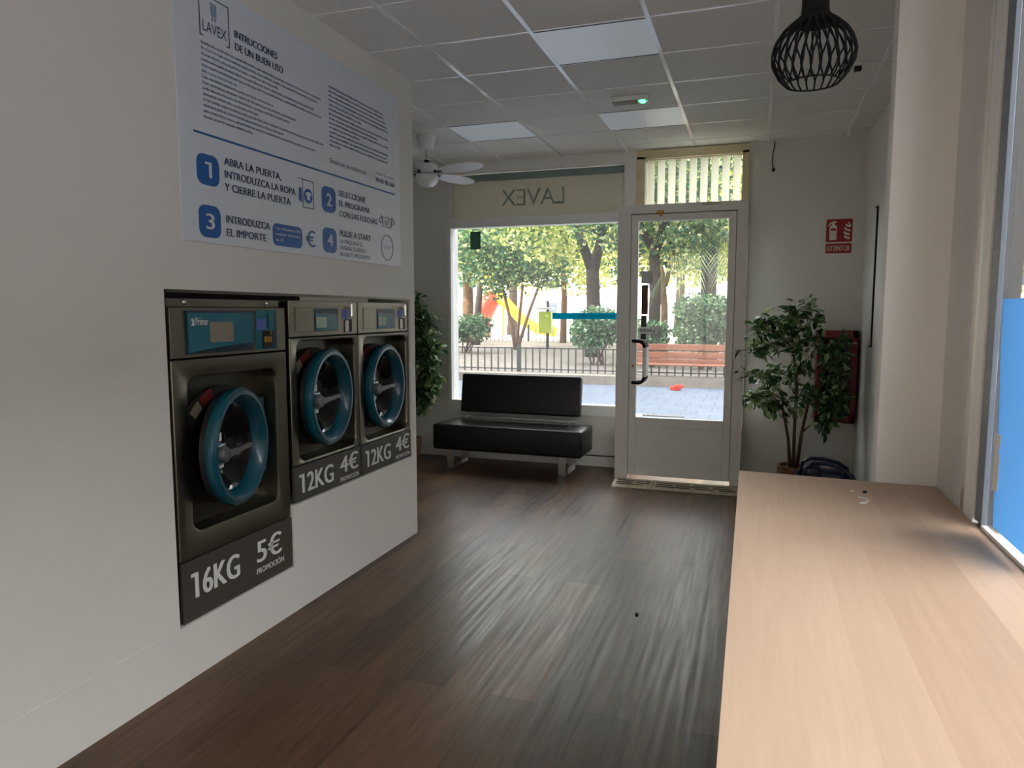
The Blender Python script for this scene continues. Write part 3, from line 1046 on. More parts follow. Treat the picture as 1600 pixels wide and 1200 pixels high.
# machine pictogram, wash tub and start button
m = MB()
ax0, ax1, az0, az1 = fx(3.066), fx(3.16), fz(2.012), fz(2.150)
for a, b in (((ax0, az0), (ax0 + .004, az1)), ((ax1 - .004, az0), (ax1, az1)), ((ax0, az0), (ax1, az0 + .004)), ((ax0, az1 - .004), (ax1, az1))):
    m.box((a[0], YL, a[1]), (b[0], YL + .001, b[1]))
m.tube([(fx(3.034), YL + .001, fz(2.150)), (ax0 + .03, YL + .001, fz(2.146))], .0015, 6)
m.build('pictogram_outline', 'sign_navy', ib)
m = MB()
cxp, czp = (ax0 + ax1) / 2, fz(2.072)
m.prism([(cxp + .036 * math.cos(2 * PI * k / 28), czp + .036 * math.sin(2 * PI * k / 28)) for k in range(28)], YL, YL + .001)
m.prism([(ax0 - .03, czp - .03), (ax0 - .008, czp - .036), (ax0 - .008, czp + .036), (ax0 - .03, czp + .03)], YL, YL + .001)
dk = m.build('pictogram_door', 'sign_blue', ib)
MB().prism([(cxp - .012, czp - .02), (cxp + .012, czp - .02), (cxp + .012, czp + .004), (cxp + .022, czp + .002), (cxp + .025, czp + .012), (cxp + .008, czp + .02), (cxp - .008, czp + .02), (cxp - .025, czp + .012), (cxp - .022, czp + .002), (cxp - .012, czp + .004)], YL - .001, YL - .0003).build('pictogram_shirt', 'sign_white', dk)
m = MB()
tx0, tx1, tz0, tz1 = fx(3.85), fx(3.985), fz(2.008), fz(2.075)
for pts in ([(tx0, tz1), (tx0 + .02, tz0), (tx1 - .02, tz0), (tx1, tz1)], [(tx0, tz1 - .01), (tx0 + .03, tz1 - .016), (tx0 + .065, tz1 - .006), (tx0 + .1, tz1 - .016), (tx1, tz1 - .01)],
            [(tx0 - .01, tz0 + .05), (tx0 - .03, tz0 + .035), (tx0 - .01, tz0 + .02)], [(tx1 + .01, tz0 + .05), (tx1 + .03, tz0 + .035), (tx1 + .01, tz0 + .02)]):
    m.tube([(x, YL + .001, z) for x, z in pts], .0022, 6)
m.build('wash_tub', 'sign_navy', ib)
lettering('tub_lettering', [('60°', tx0 + .04, tz0 + .012, tx0 + .1, .028, .0)], 'sign_navy', ib, YL)
m = MB()
sc_ = (fx(3.917), fz(1.886))
m.tube([(sc_[0] + .072 * math.cos(2 * PI * k / 40), YL + .001, sc_[1] + .074 * math.sin(2 * PI * k / 40)) for k in range(40)], .003, 6, closed=True)
m.build('start_button', 'sign_ink', ib)
lettering('start_lettering', [('START', sc_[0] - .05, sc_[1] - .011, sc_[0] + .05, .022, .0)], 'sign_ink', ib, YL)

# ------------------------------------------------------------------ ceiling things
for (x0, y0, lab) in ((-1.17, 3.745, 'nearest pale square ceiling light panel, above the middle of the floor'),
                      (-2.39, 5.374, 'pale square ceiling light panel right beside the ceiling fan'),
                      (-1.17, 5.374, 'pale square ceiling light panel just behind the green pilot light')):
    t = thing('ceiling_light_panel', lab, 'ceiling light', (x0 + TX / 2, y0 + TY / 2, CZ), 0, 'square light panels in the ceiling')
    MB().box((-TX / 2 + .012, -TY / 2 + .008, -.004), (TX / 2 - .012, TY / 2 - .008, .0)).build('diffuser', 'led', t)
    fr = MB()
    for (a, b) in (((-TX / 2 + .012, -TY / 2 + .006), (TX / 2 - .012, -TY / 2 + .012)), ((-TX / 2 + .012, TY / 2 - .012), (TX / 2 - .012, TY / 2 - .006))):
        fr.box((a[0], a[1], -.006), (b[0], b[1], 0))
    fr.build('frame', 'black', t)

t = thing('emergency_light', 'slim emergency light on the ceiling with a green pilot lamp', 'emergency light', (-0.866, 5.06, CZ))
MB().box((-.125, -.045, -.035), (.125, .045, 0), .008).build('housing', 'white_pvc', t)
MB().box((-.12, -.036, -.042), (.06, .036, -.034), .004).build('diffuser', 'screen', t)
MB().box((.07, -.03, -.041), (.10, .03, -.034)).build('pilot_lamp', 'green_led', t)

t = thing('ceiling_sensor', 'small black and white sensor fixed to the ceiling beyond the black pendant', 'sensor', (0.524, 4.83, CZ))
MB().lathe([(.032, 0), (.032, -.012), (.022, -.02), (0, -.02)], 20).build('base', 'white_pvc', t, smooth='auto')
MB().box((-.02, -.02, -.045), (.02, .015, -.018), .004).build('eye', 'black_metal', t)

m = MB()
m.tube([(0, 0, .03), (0, -.01, -.02), (-.012, -.015, -.08), (-.012, -.015, -.16), (-.002, -.015, -.21)], .0042, 8)
cb = thing('loose_cable', 'loose black cable end dangling from the ceiling edge right of the transom', 'cable', (0.104, YB - .004, CZ - .03))
m.build('wire', 'black_metal', cb)
MB().lathe([(0, -.016), (.012, -.010), (.013, .006), (.005, .016), (0, .016)], 12, Matrix.Translation((-.002, -.015, -.215)), cap=False).build('end_cap', 'black_metal', cb, smooth=True)

# ceiling fan
fan = thing('ceiling_fan', 'white ceiling fan with round opal lamp hanging behind the machine wall', 'ceiling fan', (-2.672, 5.614, CZ))
MB().lathe([(.085, .0), (.083, -.012), (.06, -.09), (.055, -.11), (0, -.11)], 32).build('canopy', 'fan_white', fan, smooth='auto')
MB().tube([(0, 0, -.1), (0, 0, -.235)], .011, 12).build('downrod', 'chrome', fan, smooth='auto')
MB().lathe([(.018, -.195), (.022, -.22), (.016, -.235), (0, -.235)], 16).build('collar', 'black_metal', fan, smooth='auto')
MB().lathe([(.0, -.228), (.08, -.23), (.094, -.245), (.094, -.305), (.088, -.31), (0, -.31)], 36).build('motor', 'fan_white', fan, smooth='auto')
lampm = MB().lathe([(.094, -.318), (.098, -.345), (.095, -.365), (.08, -.395), (.05, -.415), (0, -.422)], 36, cap=False)
lampm.build('lamp_globe', 'fan_glass', fan, smooth=True)
for k, ang in enumerate((-18, 72, 162, 252)):
    mt = Matrix.Rotation(R(ang), 4, 'Z') @ Matrix.Translation((0, 0, -.30)) @ Matrix.Rotation(R(-12), 4, 'X')
    bl = MB()
    out = []
    N = 26
    for i in range(N):
        a = 2 * PI * i / N
        cxp = .365
        x = cxp + .245 * math.cos(a)
        wv = .078 * math.sin(a) * (1.0 + .12 * math.cos(a))
        out.append((x, wv))
    up = [bl.bm.verts.new(mt @ Vector((x, y, .004))) for x, y in out]
    dn = [bl.bm.verts.new(mt @ Vector((x, y, -.004))) for x, y in out]
    bl.bm.faces.new(up)
    bl.bm.faces.new(list(reversed(dn)))
    for i in range(N):
        bl.bm.faces.new((up[i], dn[i], dn[(i + 1) % N], up[(i + 1) % N]))
    b_ = bl.build('blade', 'fan_white', fan)
    br_ = MB()
    br_.box((.07, -.016, -.008), (.17, .016, .008), .003, mat=mt)
    br_.build('blade_bracket', 'black_metal', b_)

# pendant lamp
PX, PY, PZ = 0.158, 2.75, 2.283
pd = thing('pendant_lamp', 'black wire cage pendant lamp over the wooden counter', 'pendant lamp', (PX, PY, CZ))
q = PZ - CZ          # cage bottom


def cage_r(u):       # u: 0 bottom ring .. 1 neck
    pts = [(0, .088), (.12, .113), (.3, .133), (.45, .136), (.6, .127), (.75, .106), (.87, .078), (.95, .054), (1, .044)]
    for (a, ra), (b, rb) in zip(pts, pts[1:]):
        if u <= b:
            t_ = (u - a) / (b - a)
            return ra + (rb - ra) * t_
    return .044


CH = .225
cg = MB()
NR = 26
for sgn in (1, -1):
    for i in range(NR):
        pts = []
        for k in range(17):
            u = k / 16
            # ribs cross over as they run up the cage
            a = 2 * PI * i / NR + sgn * .155 * math.sin(PI * min(1, max(0, (u - .2) / .8)))
            r_ = cage_r(u)
            pts.append((r_ * math.cos(a), r_ * math.sin(a), q + CH * u))
        cg.tube(pts, .0031, 5)
cg.build('cage', 'black_metal', pd)
MB().tube([(.088 * math.cos(2 * PI * k / 40), .088 * math.sin(2 * PI * k / 40), q) for k in range(40)], .003, 6, closed=True).build('bottom_ring', 'black_metal', pd)
MB().lathe([(.075, q + CH * .885), (.056, q + CH * .95), (.047, q + CH), (.044, q + CH + .03), (.043, q + CH + .14), (.03, q + CH + .155), (0, q + CH + .155)], 36, cap=False).build('neck', 'black_metal', pd, smooth='auto')
MB().tube([(0, 0, q + CH + .15), (0, 0, -.02)], .004, 8).build('cord', 'black_metal', pd)
MB().lathe([(.05, 0), (.05, -.02), (.01, -.03), (0, -.03)], 24).build('ceiling_rose', 'black_metal', pd, smooth='auto')

# ------------------------------------------------------------------ worktop by the side window
ct = thing('folding_counter', 'long pale maple counter running along the side window', 'counter', (0.3, 1.0, 0))
y0c, y1c = -1.78, 2.025      # local, far end meets the return wall
ctop = MB()
ctop.prism([(-.345 + .006, .82), (.358, .82), (.358, .85), (-.345 + .006, .85)], y0c - .0, y1c - .042)
ctop = MB()
pl_ = [(-.322, y0c), (.356, y0c), (.356, 1.98), (-.345, 2.03)]
A_ = [ctop.bm.verts.new((x, y, .82)) for x, y in pl_]
B_ = [ctop.bm.verts.new((x, y, .85)) for x, y in pl_]
ctop.bm.faces.new(list(reversed(A_)))
ctop.bm.faces.new(B_)
for k in range(4):
    ctop.bm.faces.new((A_[k], A_[(k + 1) % 4], B_[(k + 1) % 4], B_[k]))
ctop.build('worktop', 'counter', ct)
for yy in (-1.7, .1, 1.88):
    MB().box((-.26, yy, 0), (.35, yy + .035, .82)).build('support_panel', 'white_lam', ct)

m = MB()
random.seed(3)
pts = [(0.36 + .022 * math.sin(k * .55) + .002 * k, 2.70 - .008 * k + .012 * math.cos(k * .5), .8525) for k in range(12)]
m.tube(pts, .0018, 6)
tag(m.build('white_thread', 'label_white'), 'curled white thread lying on the far end of the counter', 'thread')
m = MB().box((0.385, 2.79, .85), (0.398, 2.80, .857), .002)
tag(m.build('dark_crumb', 'black_metal'), 'tiny dark crumb on the counter beside the curled thread', 'crumb')
m = MB().box((0.345, 2.80, .85), (0.355, 2.806, .853), .001)
tag(m.build('paper_scrap', 'label_white'), 'tiny white paper scrap on the counter left of the dark crumb', 'scrap')
m = MB().box((-0.52, 3.42, 0), (-0.505, 3.445, .009), .003)
tag(m.build('floor_debris', 'black_metal'), 'small dark speck of dirt on the middle of the floor', 'debris')

# ------------------------------------------------------------------ bench sofa under the window
bn = thing('bench_sofa', 'black padded bench with backrest under the shop window', 'bench', (-2.17, 6.36, 0), R(-1.0))
L2 = .735
MB().box((-L2, -.21, .185), (L2, .24, .43), .028, 4).build('seat', 'leather', bn, smooth='auto')
sm = MB()
mt = Matrix.Translation((.02, .20, .69)) @ Matrix.Rotation(R(-9), 4, 'X')
sm.box((-.61, -.045, -.185), (.61, .045, .195), .02, 3, mat=mt)
sm.build('backrest', 'leather', bn, smooth='auto')
sm = MB()
sm.box((-.575, .12, .452), (.60, .165, .478), .004)
sm.box((-.53, .10, .428), (-.49, .17, .47)).box((.52, .10, .428), (.56, .17, .47))
sm.build('backrest_rail', 'chrome', bn)
sm = MB().box((-.012, -.2, .4292), (.012, .1, .4312), .0008)
sm.build('seat_seam', 'rubber', bn)
for x in (-.56, .55):
    lg = MB()
    lg.box((x - .035, -.175, .0), (x + .035, -.165, .185))
    lg.box((x - .035, .165, .0), (x + .035, .175, .185))
    lg.box((x - .035, -.175, .0), (x + .035, .175, .010))
    lg.build('leg', 'chrome', bn)

# ------------------------------------------------------------------ artificial ficus plants
def leaves_mesh(name, spots, size, mat, parent, droop=0.4, seed=1, fold=0.25):
    rnd = random.Random(seed)
    V, F = [], []
    for (p, d) in spots:
        s_ = size * rnd.uniform(.7, 1.25)
        d = Vector(d)
        if d.length < 1e-4:
            d = Vector((rnd.gauss(0, 1), rnd.gauss(0, 1), rnd.gauss(0, .5)))
        d.normalize()
        d = (d + Vector((rnd.gauss(0, .5), rnd.gauss(0, .5), rnd.gauss(0, .4) - droop))).normalized()
        sd = d.cross(Vector((rnd.gauss(0, .5), rnd.gauss(0, .5), 1))).normalized()
        nm = sd.cross(d)
        p = Vector(p)
        w_ = s_ * .26
        b = len(V)
        V += [p, p + d * s_ * .3 + sd * w_ * .8 + nm * w_ * fold, p + d * s_ * .62 + sd * w_ * .8 + nm * w_ * fold, p + d * s_ - nm * s_ * .12,
              p + d * s_ * .62 - sd * w_ * .8 + nm * w_ * fold, p + d * s_ * .3 - sd * w_ * .8 + nm * w_ * fold, p + d * s_ * .5]
        F += [(b, b + 1, b + 6), (b + 1, b + 2, b + 6), (b + 2, b + 3, b + 6), (b + 3, b + 4, b + 6), (b + 4, b + 5, b + 6), (b + 5, b, b + 6)]
    me = bpy.data.meshes.new(name)
    me.from_pydata([tuple(v) for v in V], [], F)
    for p in me.polygons:
        p.use_smooth = True
    return link(name, me, mat, parent)


def ficus(label, loc, clusters, stems, pot_r, pot_h, seed, nper=60, lsize=.078):
    """clusters: (x, y, z, radius) in local coordinates; stems: lists of points"""
    rnd = random.Random(seed)
    t = thing('potted_ficus', label, 'plant', loc, 0, 'artificial ficus plants')
    MB().lathe([(pot_r * .8, 0), (pot_r * .95, pot_h * .5), (pot_r, pot_h), (pot_r * .9, pot_h), (pot_r * .86, pot_h - .03)], 32).build('pot', 'wicker', t, smooth='auto')
    MB().lathe([(pot_r * .87, pot_h - .04), (0, pot_h - .02)], 24, cap=False).build('soil', 'soil', t)
    m = MB()
    spots = []
    tops = []
    for st in stems:
        n = len(st)
        m.tube(st, [.016 - .010 * k / (n - 1) for k in range(n)], 7)
        tops += [Vector(p) for p in st[1:]]
    for (x, y, z, r_) in clusters:
        c = Vector((x, y, z))
        src = min(tops, key=lambda p: (p - c).length + max(0, p.z - c.z) * 1.5)
        mid = (src + c) / 2 + Vector((0, 0, .05))
        m.tube([src, mid, c], [.007, .005, .003], 5)
        for k in range(6):
            tip = c + Vector((rnd.gauss(0, .6), rnd.gauss(0, .6), rnd.gauss(0, .5))) * r_
            mm = (c + tip) / 2 + Vector((0, 0, .02))
            m.tube([c, mm, tip], [.003, .0025, .0015], 4)
            d = tip - c
            for j in range(nper // 6):
                f_ = rnd.uniform(.15, 1.1)
                p = c + d * f_ + Vector((rnd.gauss(0, .025), rnd.gauss(0, .025), rnd.gauss(0, .025)))
                spots.append((p, d.normalized() if d.length > 1e-4 else d))
    m.build('stems', 'stem', t, smooth=True)
    leaves_mesh('foliage', spots, lsize, 'ficus', t, .35, seed)
    return t


cl = [(-.06, 0, 1.50, .12), (-.02, .02, 1.42, .13), (.10, .02, 1.43, .13), (-.22, -.02, 1.42, .10), (-.30, .0, 1.36, .11), (-.34, -.05, 1.18, .08), (-.22, 0, 1.24, .12),
      (-.08, .02, 1.28, .13), (.06, 0, 1.22, .13), (.18, .03, 1.22, .12), (.27, -.02, 1.24, .11), (.30, -.05, 1.12, .10), (.26, 0, 1.02, .11), (.31, -.04, .95, .08),
      (-.26, 0, .98, .10), (-.14, .02, .92, .11), (-.36, 0, .78, .09), (-.24, .02, .76, .11), (-.10, 0, .76, .13), (.05, 0, .80, .13), (.18, -.02, .74, .12), (.27, 0, .78, .11), (.31, -.03, .74, .08), (.24, -.04, .62, .08), (.0, 0, 1.02, .10)]
st = [[(0, 0, .15), (-.005, 0, .5), (.0, .01, .9), (-.04, 0, 1.2), (-.05, 0, 1.42)], [(-.02, 0, .15), (-.05, .01, .45), (-.10, .02, .7), (-.22, .02, .85)], [(.02, 0, .15), (.05, 0, .5), (.10, .01, .8), (.22, 0, 1.05), (.28, 0, 1.18)]]
ficus('ficus plant in a wicker pot in the right corner, before the red cabinet', (0.335, 6.27, 0), cl, st, .13, .23, 21, 66)
cl2 = [(x * .8, y, z - .04, r_) for x, y, z, r_ in cl]
ficus('ficus plant half hidden behind the machine wall, left of the black bench', (-3.29, 6.42, 0), [(x, y, z, r_) for x, y, z, r_ in cl2 if x > -.25] + [(.18, 0, 1.42, .12), (.1, 0, 1.55, .12), (.25, .02, 1.3, .1), (.28, 0, .9, .1), (.2, 0, 1.1, .12)], st, .13, .23, 22, 78)

# ------------------------------------------------------------------ laundry basket
lb = thing('laundry_basket', 'dark blue plastic basket with tall handles beside the potted ficus', 'basket', (0.545, 5.90, 0))
m = MB()
P = lambda lp, z: [(x, y, z) for x, y in lp]
m.loops([P(rrect(0, 0, .30, .22, .05), .004), P(rrect(0, 0, .40, .30, .06), .23), P(rrect(0, 0, .43, .33, .06), .235), P(rrect(0, 0, .43, .33, .06), .215), P(rrect(0, 0, .39, .29, .06), .215), P(rrect(0, 0, .29, .21, .05), .012)], (True, True))
m.build('tub', 'basket_blue', lb, smooth='auto')
for sy in (-1, 1):
    pts = [(-.17, sy * .15, .2), (-.155, sy * .13, .31), (-.10, sy * .10, .35), (.0, sy * .09, .35), (.10, sy * .10, .325), (.165, sy * .13, .28), (.19, sy * .15, .2)]
    MB().tube(pts, .014, 8).build('handle', 'basket_blue', lb, smooth=True)
m = MB()
m.box((-.16, -.1, .18), (-.03, .08, .32), .03, 3)
m.box((-.05, -.08, .16), (.13, .1, .285), .03, 3)
m.build('folded_plastic_bag', 'basket_blue', lb, smooth='auto')

# ------------------------------------------------------------------ extinguisher cabinet and sign
ec = thing('extinguisher_cabinet', 'red wall cabinet with a fire extinguisher behind its glass', 'fire cabinet', (0.655, YB, 0.56))
m = MB()
m.box((-.155, -.2, 0), (-.135, 0, .78)).box((.135, -.2, 0), (.155, 0, .78)).box((-.155, -.2, 0), (.155, 0, .02)).box((-.155, -.2, .76), (.155, 0, .78)).box((-.155, -.012, 0), (.155, 0, .78))
m.build('case', 'red', ec)
m = MB()
m.box((-.155, -.21, 0), (-.115, -.2, .78)).box((.115, -.21, 0), (.155, -.2, .78)).box((-.155, -.21, 0), (.155, -.2, .06)).box((-.155, -.21, .72), (.155, -.2, .78))
cd = m.build('cabinet_door', 'red', ec)
MB().box((-.115, -.207, .06), (.115, -.203, .72)).build('pane', 'cab_glass', cd)
ex = thing('fire_extinguisher', 'fire extinguisher standing inside the red wall cabinet', 'fire extinguisher', (0.645, YB - .1, 0.58))
MB().lathe([(.06, 0), (.065, .02), (.065, .36), (.05, .42), (.02, .45), (0, .45)], 28).build('cylinder', 'red', ex, smooth='auto')
MB().lathe([(.0655, .14), (.0655, .26)], 28, cap=False).build('label', 'label_white', ex)
MB().box((-.018, -.018, .45), (.018, .018, .5), .004).box((-.07, -.01, .5), (.03, .01, .515), .003).build('valve', 'black_metal', ex)
MB().tube([(.02, 0, .48), (.08, 0, .46), (.09, -.01, .3), (.075, -.02, .1)], .009, 8).build('hose', 'black_metal', ex, smooth=True)

es = thing('extinguisher_sign', 'red EXTINTOR sign with extinguisher and flame symbols on the back wall', 'sign', (0.647, YB, 1.99))
MB().prism(rrect(0, .1965, .205, .193, .012), -.004, -.0005).build('symbol_plate', 'red_sign', es)
MB().prism(rrect(0, .047, .203, .082, .010), -.004, -.0005).build('word_plate', 'red_sign', es)
MB().box((-.1, -.003, .086), (.1, -.0006, .1025)).build('divider', 'cream_ink', es)
lettering('word_lettering', [('EXTINTOR', -.09, .026, .09, .042, .015)], 'cream_ink', es, -.0052)
m = MB()
yy0, yy1 = -.0056, -.0042
m.prism([(-.075, .118), (-.02, .118), (-.018, .215), (-.020, .235), (-.036, .245), (-.036, .262), (-.022, .262), (-.022, .27), (-.04, .276), (-.05, .272), (-.075, .262), (-.088, .235), (-.084, .232), (-.07, .25), (-.058, .256), (-.058, .245), (-.074, .235), (-.077, .215)], yy0, yy1)
sy_ = m.build('extinguisher_symbol', 'cream_ink', es)
MB().box((-.068, -.0066, .195), (-.027, -.0057, .215)).build('symbol_band', 'red_sign', sy_)
m = MB()
for k, (x, z, s2) in enumerate(((.055, .225, .85), (.05, .19, 1.0), (.045, .157, 1.0), (.05, .125, .95))):
    m.prism([(x - .012 * s2, z + .022 * s2), (x + .0, z + .006 * s2), (x + .035 * s2, z - .006 * s2), (x + .037 * s2, z + .012 * s2), (x + .012 * s2, z + .02 * s2), (x - .006 * s2, z + .035 * s2)], yy0, yy1)
m.prism([(.07, .262), (.074, .245), (.09, .225), (.09, .24), (.08, .255), (.073, .272)], yy0, yy1)
m.build('flame_symbol', 'cream_ink', es)

# thin framed panel on the right wall, seen edge-on
t = thing('wall_panel', 'narrow tall dark-edged strip panel on the right wall near the corner', 'panel', (XR, 6.02, 1.23))
MB().box((-.012, -.045, 0), (0, .045, 1.05)).build('backing', 'black_metal', t)
MB().box((-.016, -.04, .015), (-.012, .01, 1.035)).build('face', 'wall', t)

# ------------------------------------------------------------------ stickers on the glass
YG = YD + .0245
t = thing('push_sign', 'small plate reading EMPUJAR on the door glass above the handle', 'sign', (-0.88, YG, 1.31))
MB().box((-.075, -.002, 0), (.085, -.0003, .056)).build('plate', 'label_white', t)
lettering('plate_lettering', [('EMPUJAR', -.068, .016, .038, .024, .02)], 'sign_navy', t, -.0032)
m = MB()
m.tube([(.072, -.003, .044), (.05, -.003, .016)], .0028, 6).prism([(.045, .01), (.062, .013), (.048, .028)], -.0036, -.0026)
m.build('plate_arrow', 'sign_navy', t)
tag(MB().box((-0.945, YG - .001, 1.74), (-0.848, YG + .0005, 1.845)).build('blank_notice', 'grey_sticker'), 'square grey notice stuck near the top left of the door glass', 'notice')
t = tag(MB().box((-0.94, YG - .001, 1.475), (-0.885, YG + .0005, 1.725)).build('photo_notice', 'brown_sticker'), 'narrow dark picture strip stuck below the grey door notice', 'notice')
tag(MB().box((-0.94, YG - .001, 1.367), (-0.892, YG + .0005, 1.465)).build('black_sticker', 'rubber'), 'black sticker on the door glass just above the push plate', 'sticker')
tag(MB().box((-0.94, YG - .001, 1.262), (-0.892, YG + .0005, 1.309)).build('black_sticker', 'rubber'), 'black sticker on the door glass just below the push plate', 'sticker')
tag(MB().box((-0.86, YG - .0005, 1.275), (-0.76, YG + .0008, 1.375)).build('grey_sticker', 'grey_sticker'), 'grey square sticker on the door glass behind the push plate', 'sticker')
t = thing('window_decal', 'teal strip decal with reversed lettering across the window glass', 'decal', (-1.88, YB - .001, 1.425))
MB().box((0, -.002, 0), (.65, 0, .062)).build('strip', 'teal_sticker', t)
lettering('decal_lettering', [('LAVADO Y SECADO', .25, .016, .61, .03, .01)], 'sign_navy', t, -.0035, mirror=True)
tag(MB().box((-2.74, YB - .003, 2.12), (-2.63, YB - .0005, 2.295)).build('square_sticker', 'dark_sticker'), 'dark green square sticker at the top left of the shop window', 'sticker')

# ------------------------------------------------------------------ outdoors
def at(u, v, y):
    """a point seen at pixel column u, row v from the counter side, at distance y (used once to lay out the park)"""
    cy, sy, cp, sp = math.cos(R(18.8)), math.sin(R(18.8)), math.cos(R(5.8)), math.sin(R(5.8))
    F = Vector((-sy * cp, cy * cp, -sp))
    Rt = Vector((cy, sy, 0))
    U = Rt.cross(F)
    d = Rt * ((u - 800) / 1115) - U * ((v - 600) / 1115) + F
    return Vector((0, 0, 1.5)) + d * (y / d.y)


struct(MB().box((-30, YB + .02, -.14), (14, 14.65, -.02)).box((1.1, -12, -.14), (14, YB + .02, -.02)).build('pavement', 'pave'))
struct(MB().box((-32, 14.65, -.14), (14, 14.95, .16)).build('kerb', 'kerb'))
struct(MB().box((-45, 14.95, -.14), (14, 31.5, .15)).build('park_soil', 'earth'))
struct(MB().box((-90, 31.5, -.14), (40, 110, .13)).build('plaza_ground', 'plaza'))
# unseen rest of the building, made tall to shade the pavement and facade opposite
ub = MB()
ub.box((-30, YF - .2, CZ + .13), (.9, YB + .22, 20.0))
ub.box((-30, YB - .05, 0), (-4.62, YB + .22, CZ + .13))
struct(ub.build('building_upper_storeys', 'facade'))

cl_ = thing('white_column', 'white square column with a plinth outside, at the left edge of the shop window', 'column', (-3.62, 7.72, -.02))
MB().box((-.16, -.16, 0), (.16, .16, 3.0), .01).build('shaft', 'render', cl_)
MB().box((-.2, -.2, 0), (.2, .2, .75), .01).build('plinth', 'render', cl_)

struct(MB().box((9.0, 12.6, -.1), (18, 48, 15)).build('building_side_far', 'grey_brick'))
struct(MB().box((-30, -26, -.1), (3, -13, 12)).build('added_building_rear', 'facade'))  # unseen block added to keep the sun off the rear window
struct(MB().box((9.0, -30, -.1), (18, 12.5, 7.0)).build('added_building_side', 'grey_brick'))  # unseen block added to cut low light on the left wall
struct(MB().box((-30, -13, -.14), (1.1, YF - .2, -.02)).build('pavement_rear', 'pave'))


def fence(label, y, x0, x1, z0, h, step, post_x):
    t = thing('park_fence', label, 'fence', (0, y, z0))
    m = MB()
    n = int((x1 - x0) / step)
    for k in range(n + 1):
        x = x0 + k * step
        m.box((x - .013, -.013, .0), (x + .013, .013, h))
    m.build('pickets', 'iron', t)
    MB().box((x0, -.014, h - .03), (x1, .014, h - .005)).box((x0, -.014, .05), (x1, .014, .075)).build('rails', 'iron', t)
    for px in post_x:
        MB().box((px - .04, -.04, 0), (px + .04, .04, h + .06)).build('post', 'iron', t)
    return t


fp_ = at(811, 560, 15.3).x
fence('low dark iron picket fence along the kerb behind the bench', 15.3, -9.5, .8, .15, .55, .165, (fp_ - 2.4, fp_, fp_ + 2.4, fp_ + 4.8))
fp2 = at(826, 530, 31).x
fence('far low dark iron picket fence beyond the park soil', 31.0, -16, .0, .15, .72, .2, (fp2 - 3, fp2, fp2 + 3, fp2 + 6))

gr_ = at(1032, 645, 10.5)
t = thing('drain_grate', 'dark slotted drain grate in the paving outside the door', 'grate', (gr_.x, 10.5, -.02))
MB().box((-.34, -.07, 0), (.34, .07, .006)).build('frame', 'iron', t)
m = MB()
for k in range(14):
    m.box((-.32 + k * .047, -.055, .006), (-.30 + k * .047, .055, .010))
m.build('bars', 'kerb', t)

# park bench
bp = at(1075, 560, 14.85)
pb = thing('park_bench', 'orange brown slatted park bench outside the door, backing the fence', 'bench', (bp.x, 14.95, .16))
for k, (yy, zz) in enumerate(((.16, .60), (.13, .44), (.10, .30))):
    MB().box((-1.1, yy - .02, zz - .065), (1.1, yy + .02, zz + .065), .01).build('backrest_plank', 'plank', pb)
for yy in (-.24, -.12, .0):
    MB().box((-1.1, yy - .05, .245), (1.1, yy + .05, .275), .008).build('seat_plank', 'plank', pb)
for x in (-.85, .85):
    MB().box((x - .025, -.27, 0), (x + .025, -.23, .245)).box((x - .025, -.27, .21), (x + .025, .12, .245)).box((x - .025, .10, 0), (x + .025, .14, .2)).box((x - .025, .13, .2), (x + .025, .185, .66)).build('leg', 'iron', pb)
lp = at(1055, 604, 14.0)
m = MB()
m.box((lp.x - .10, 14.0, -.02), (lp.x + .10, 14.1, .06), .02, 2)
m.box((lp.x - .02, 13.98, .03), (lp.x + .16, 14.08, .09), .02, 2)
tag(m.build('red_litter', 'play_red', smooth='auto'), 'crumpled red litter on the paving in front of the park bench', 'litter')


def leaf_cloud(name, blobs, n, size, mat, parent, seed, flat=.55):
    rnd = random.Random(seed)
    n, size = int(n * 1.5), size * .8
    tot = sum(b[3] * b[4] * b[5] for b in blobs)
    V, F = [], []
    for (x, y, z, rx, ry, rz) in blobs:
        for i in range(int(n * rx * ry * rz / tot)):
            d = Vector((rnd.gauss(0, 1), rnd.gauss(0, 1), rnd.gauss(0, 1))).normalized() * (rnd.random() ** .4)
            p = Vector((x + d.x * rx, y + d.y * ry, z + d.z * rz))
            s_ = size * rnd.uniform(.6, 1.4)
            a = Vector((rnd.gauss(0, 1), rnd.gauss(0, 1), rnd.gauss(0, .7))).normalized()
            b_ = a.cross(Vector((rnd.gauss(0, 1), rnd.gauss(0, 1), rnd.gauss(0, 1)))).normalized()
            k = len(V)
            V += [tuple(p - a * s_ * .5), tuple(p + b_ * s_ * .3), tuple(p + a * s_ * .5), tuple(p - b_ * s_ * .3)]
            F.append((k, k + 1, k + 2, k + 3))
    me = bpy.data.meshes.new(name)
    me.from_pydata(V, [], F)
    return link(name, me, mat, parent)


def tree(label, base, stems, blobs, n, size, bark, lmat, seed, name='park_tree'):
    t = thing(name, label, 'tree', base)
    m = MB()
    for pts, r0, r1 in stems:
        k = len(pts)
        m.tube(pts, [r0 + (r1 - r0) * i / (k - 1) for i in range(k)], 9)
    m.build('trunk', bark, t, smooth=True)
    leaf_cloud('foliage', blobs, n, size, lmat, t, seed)
    return t


def gx(u, y):
    return at(u, 487, y).x


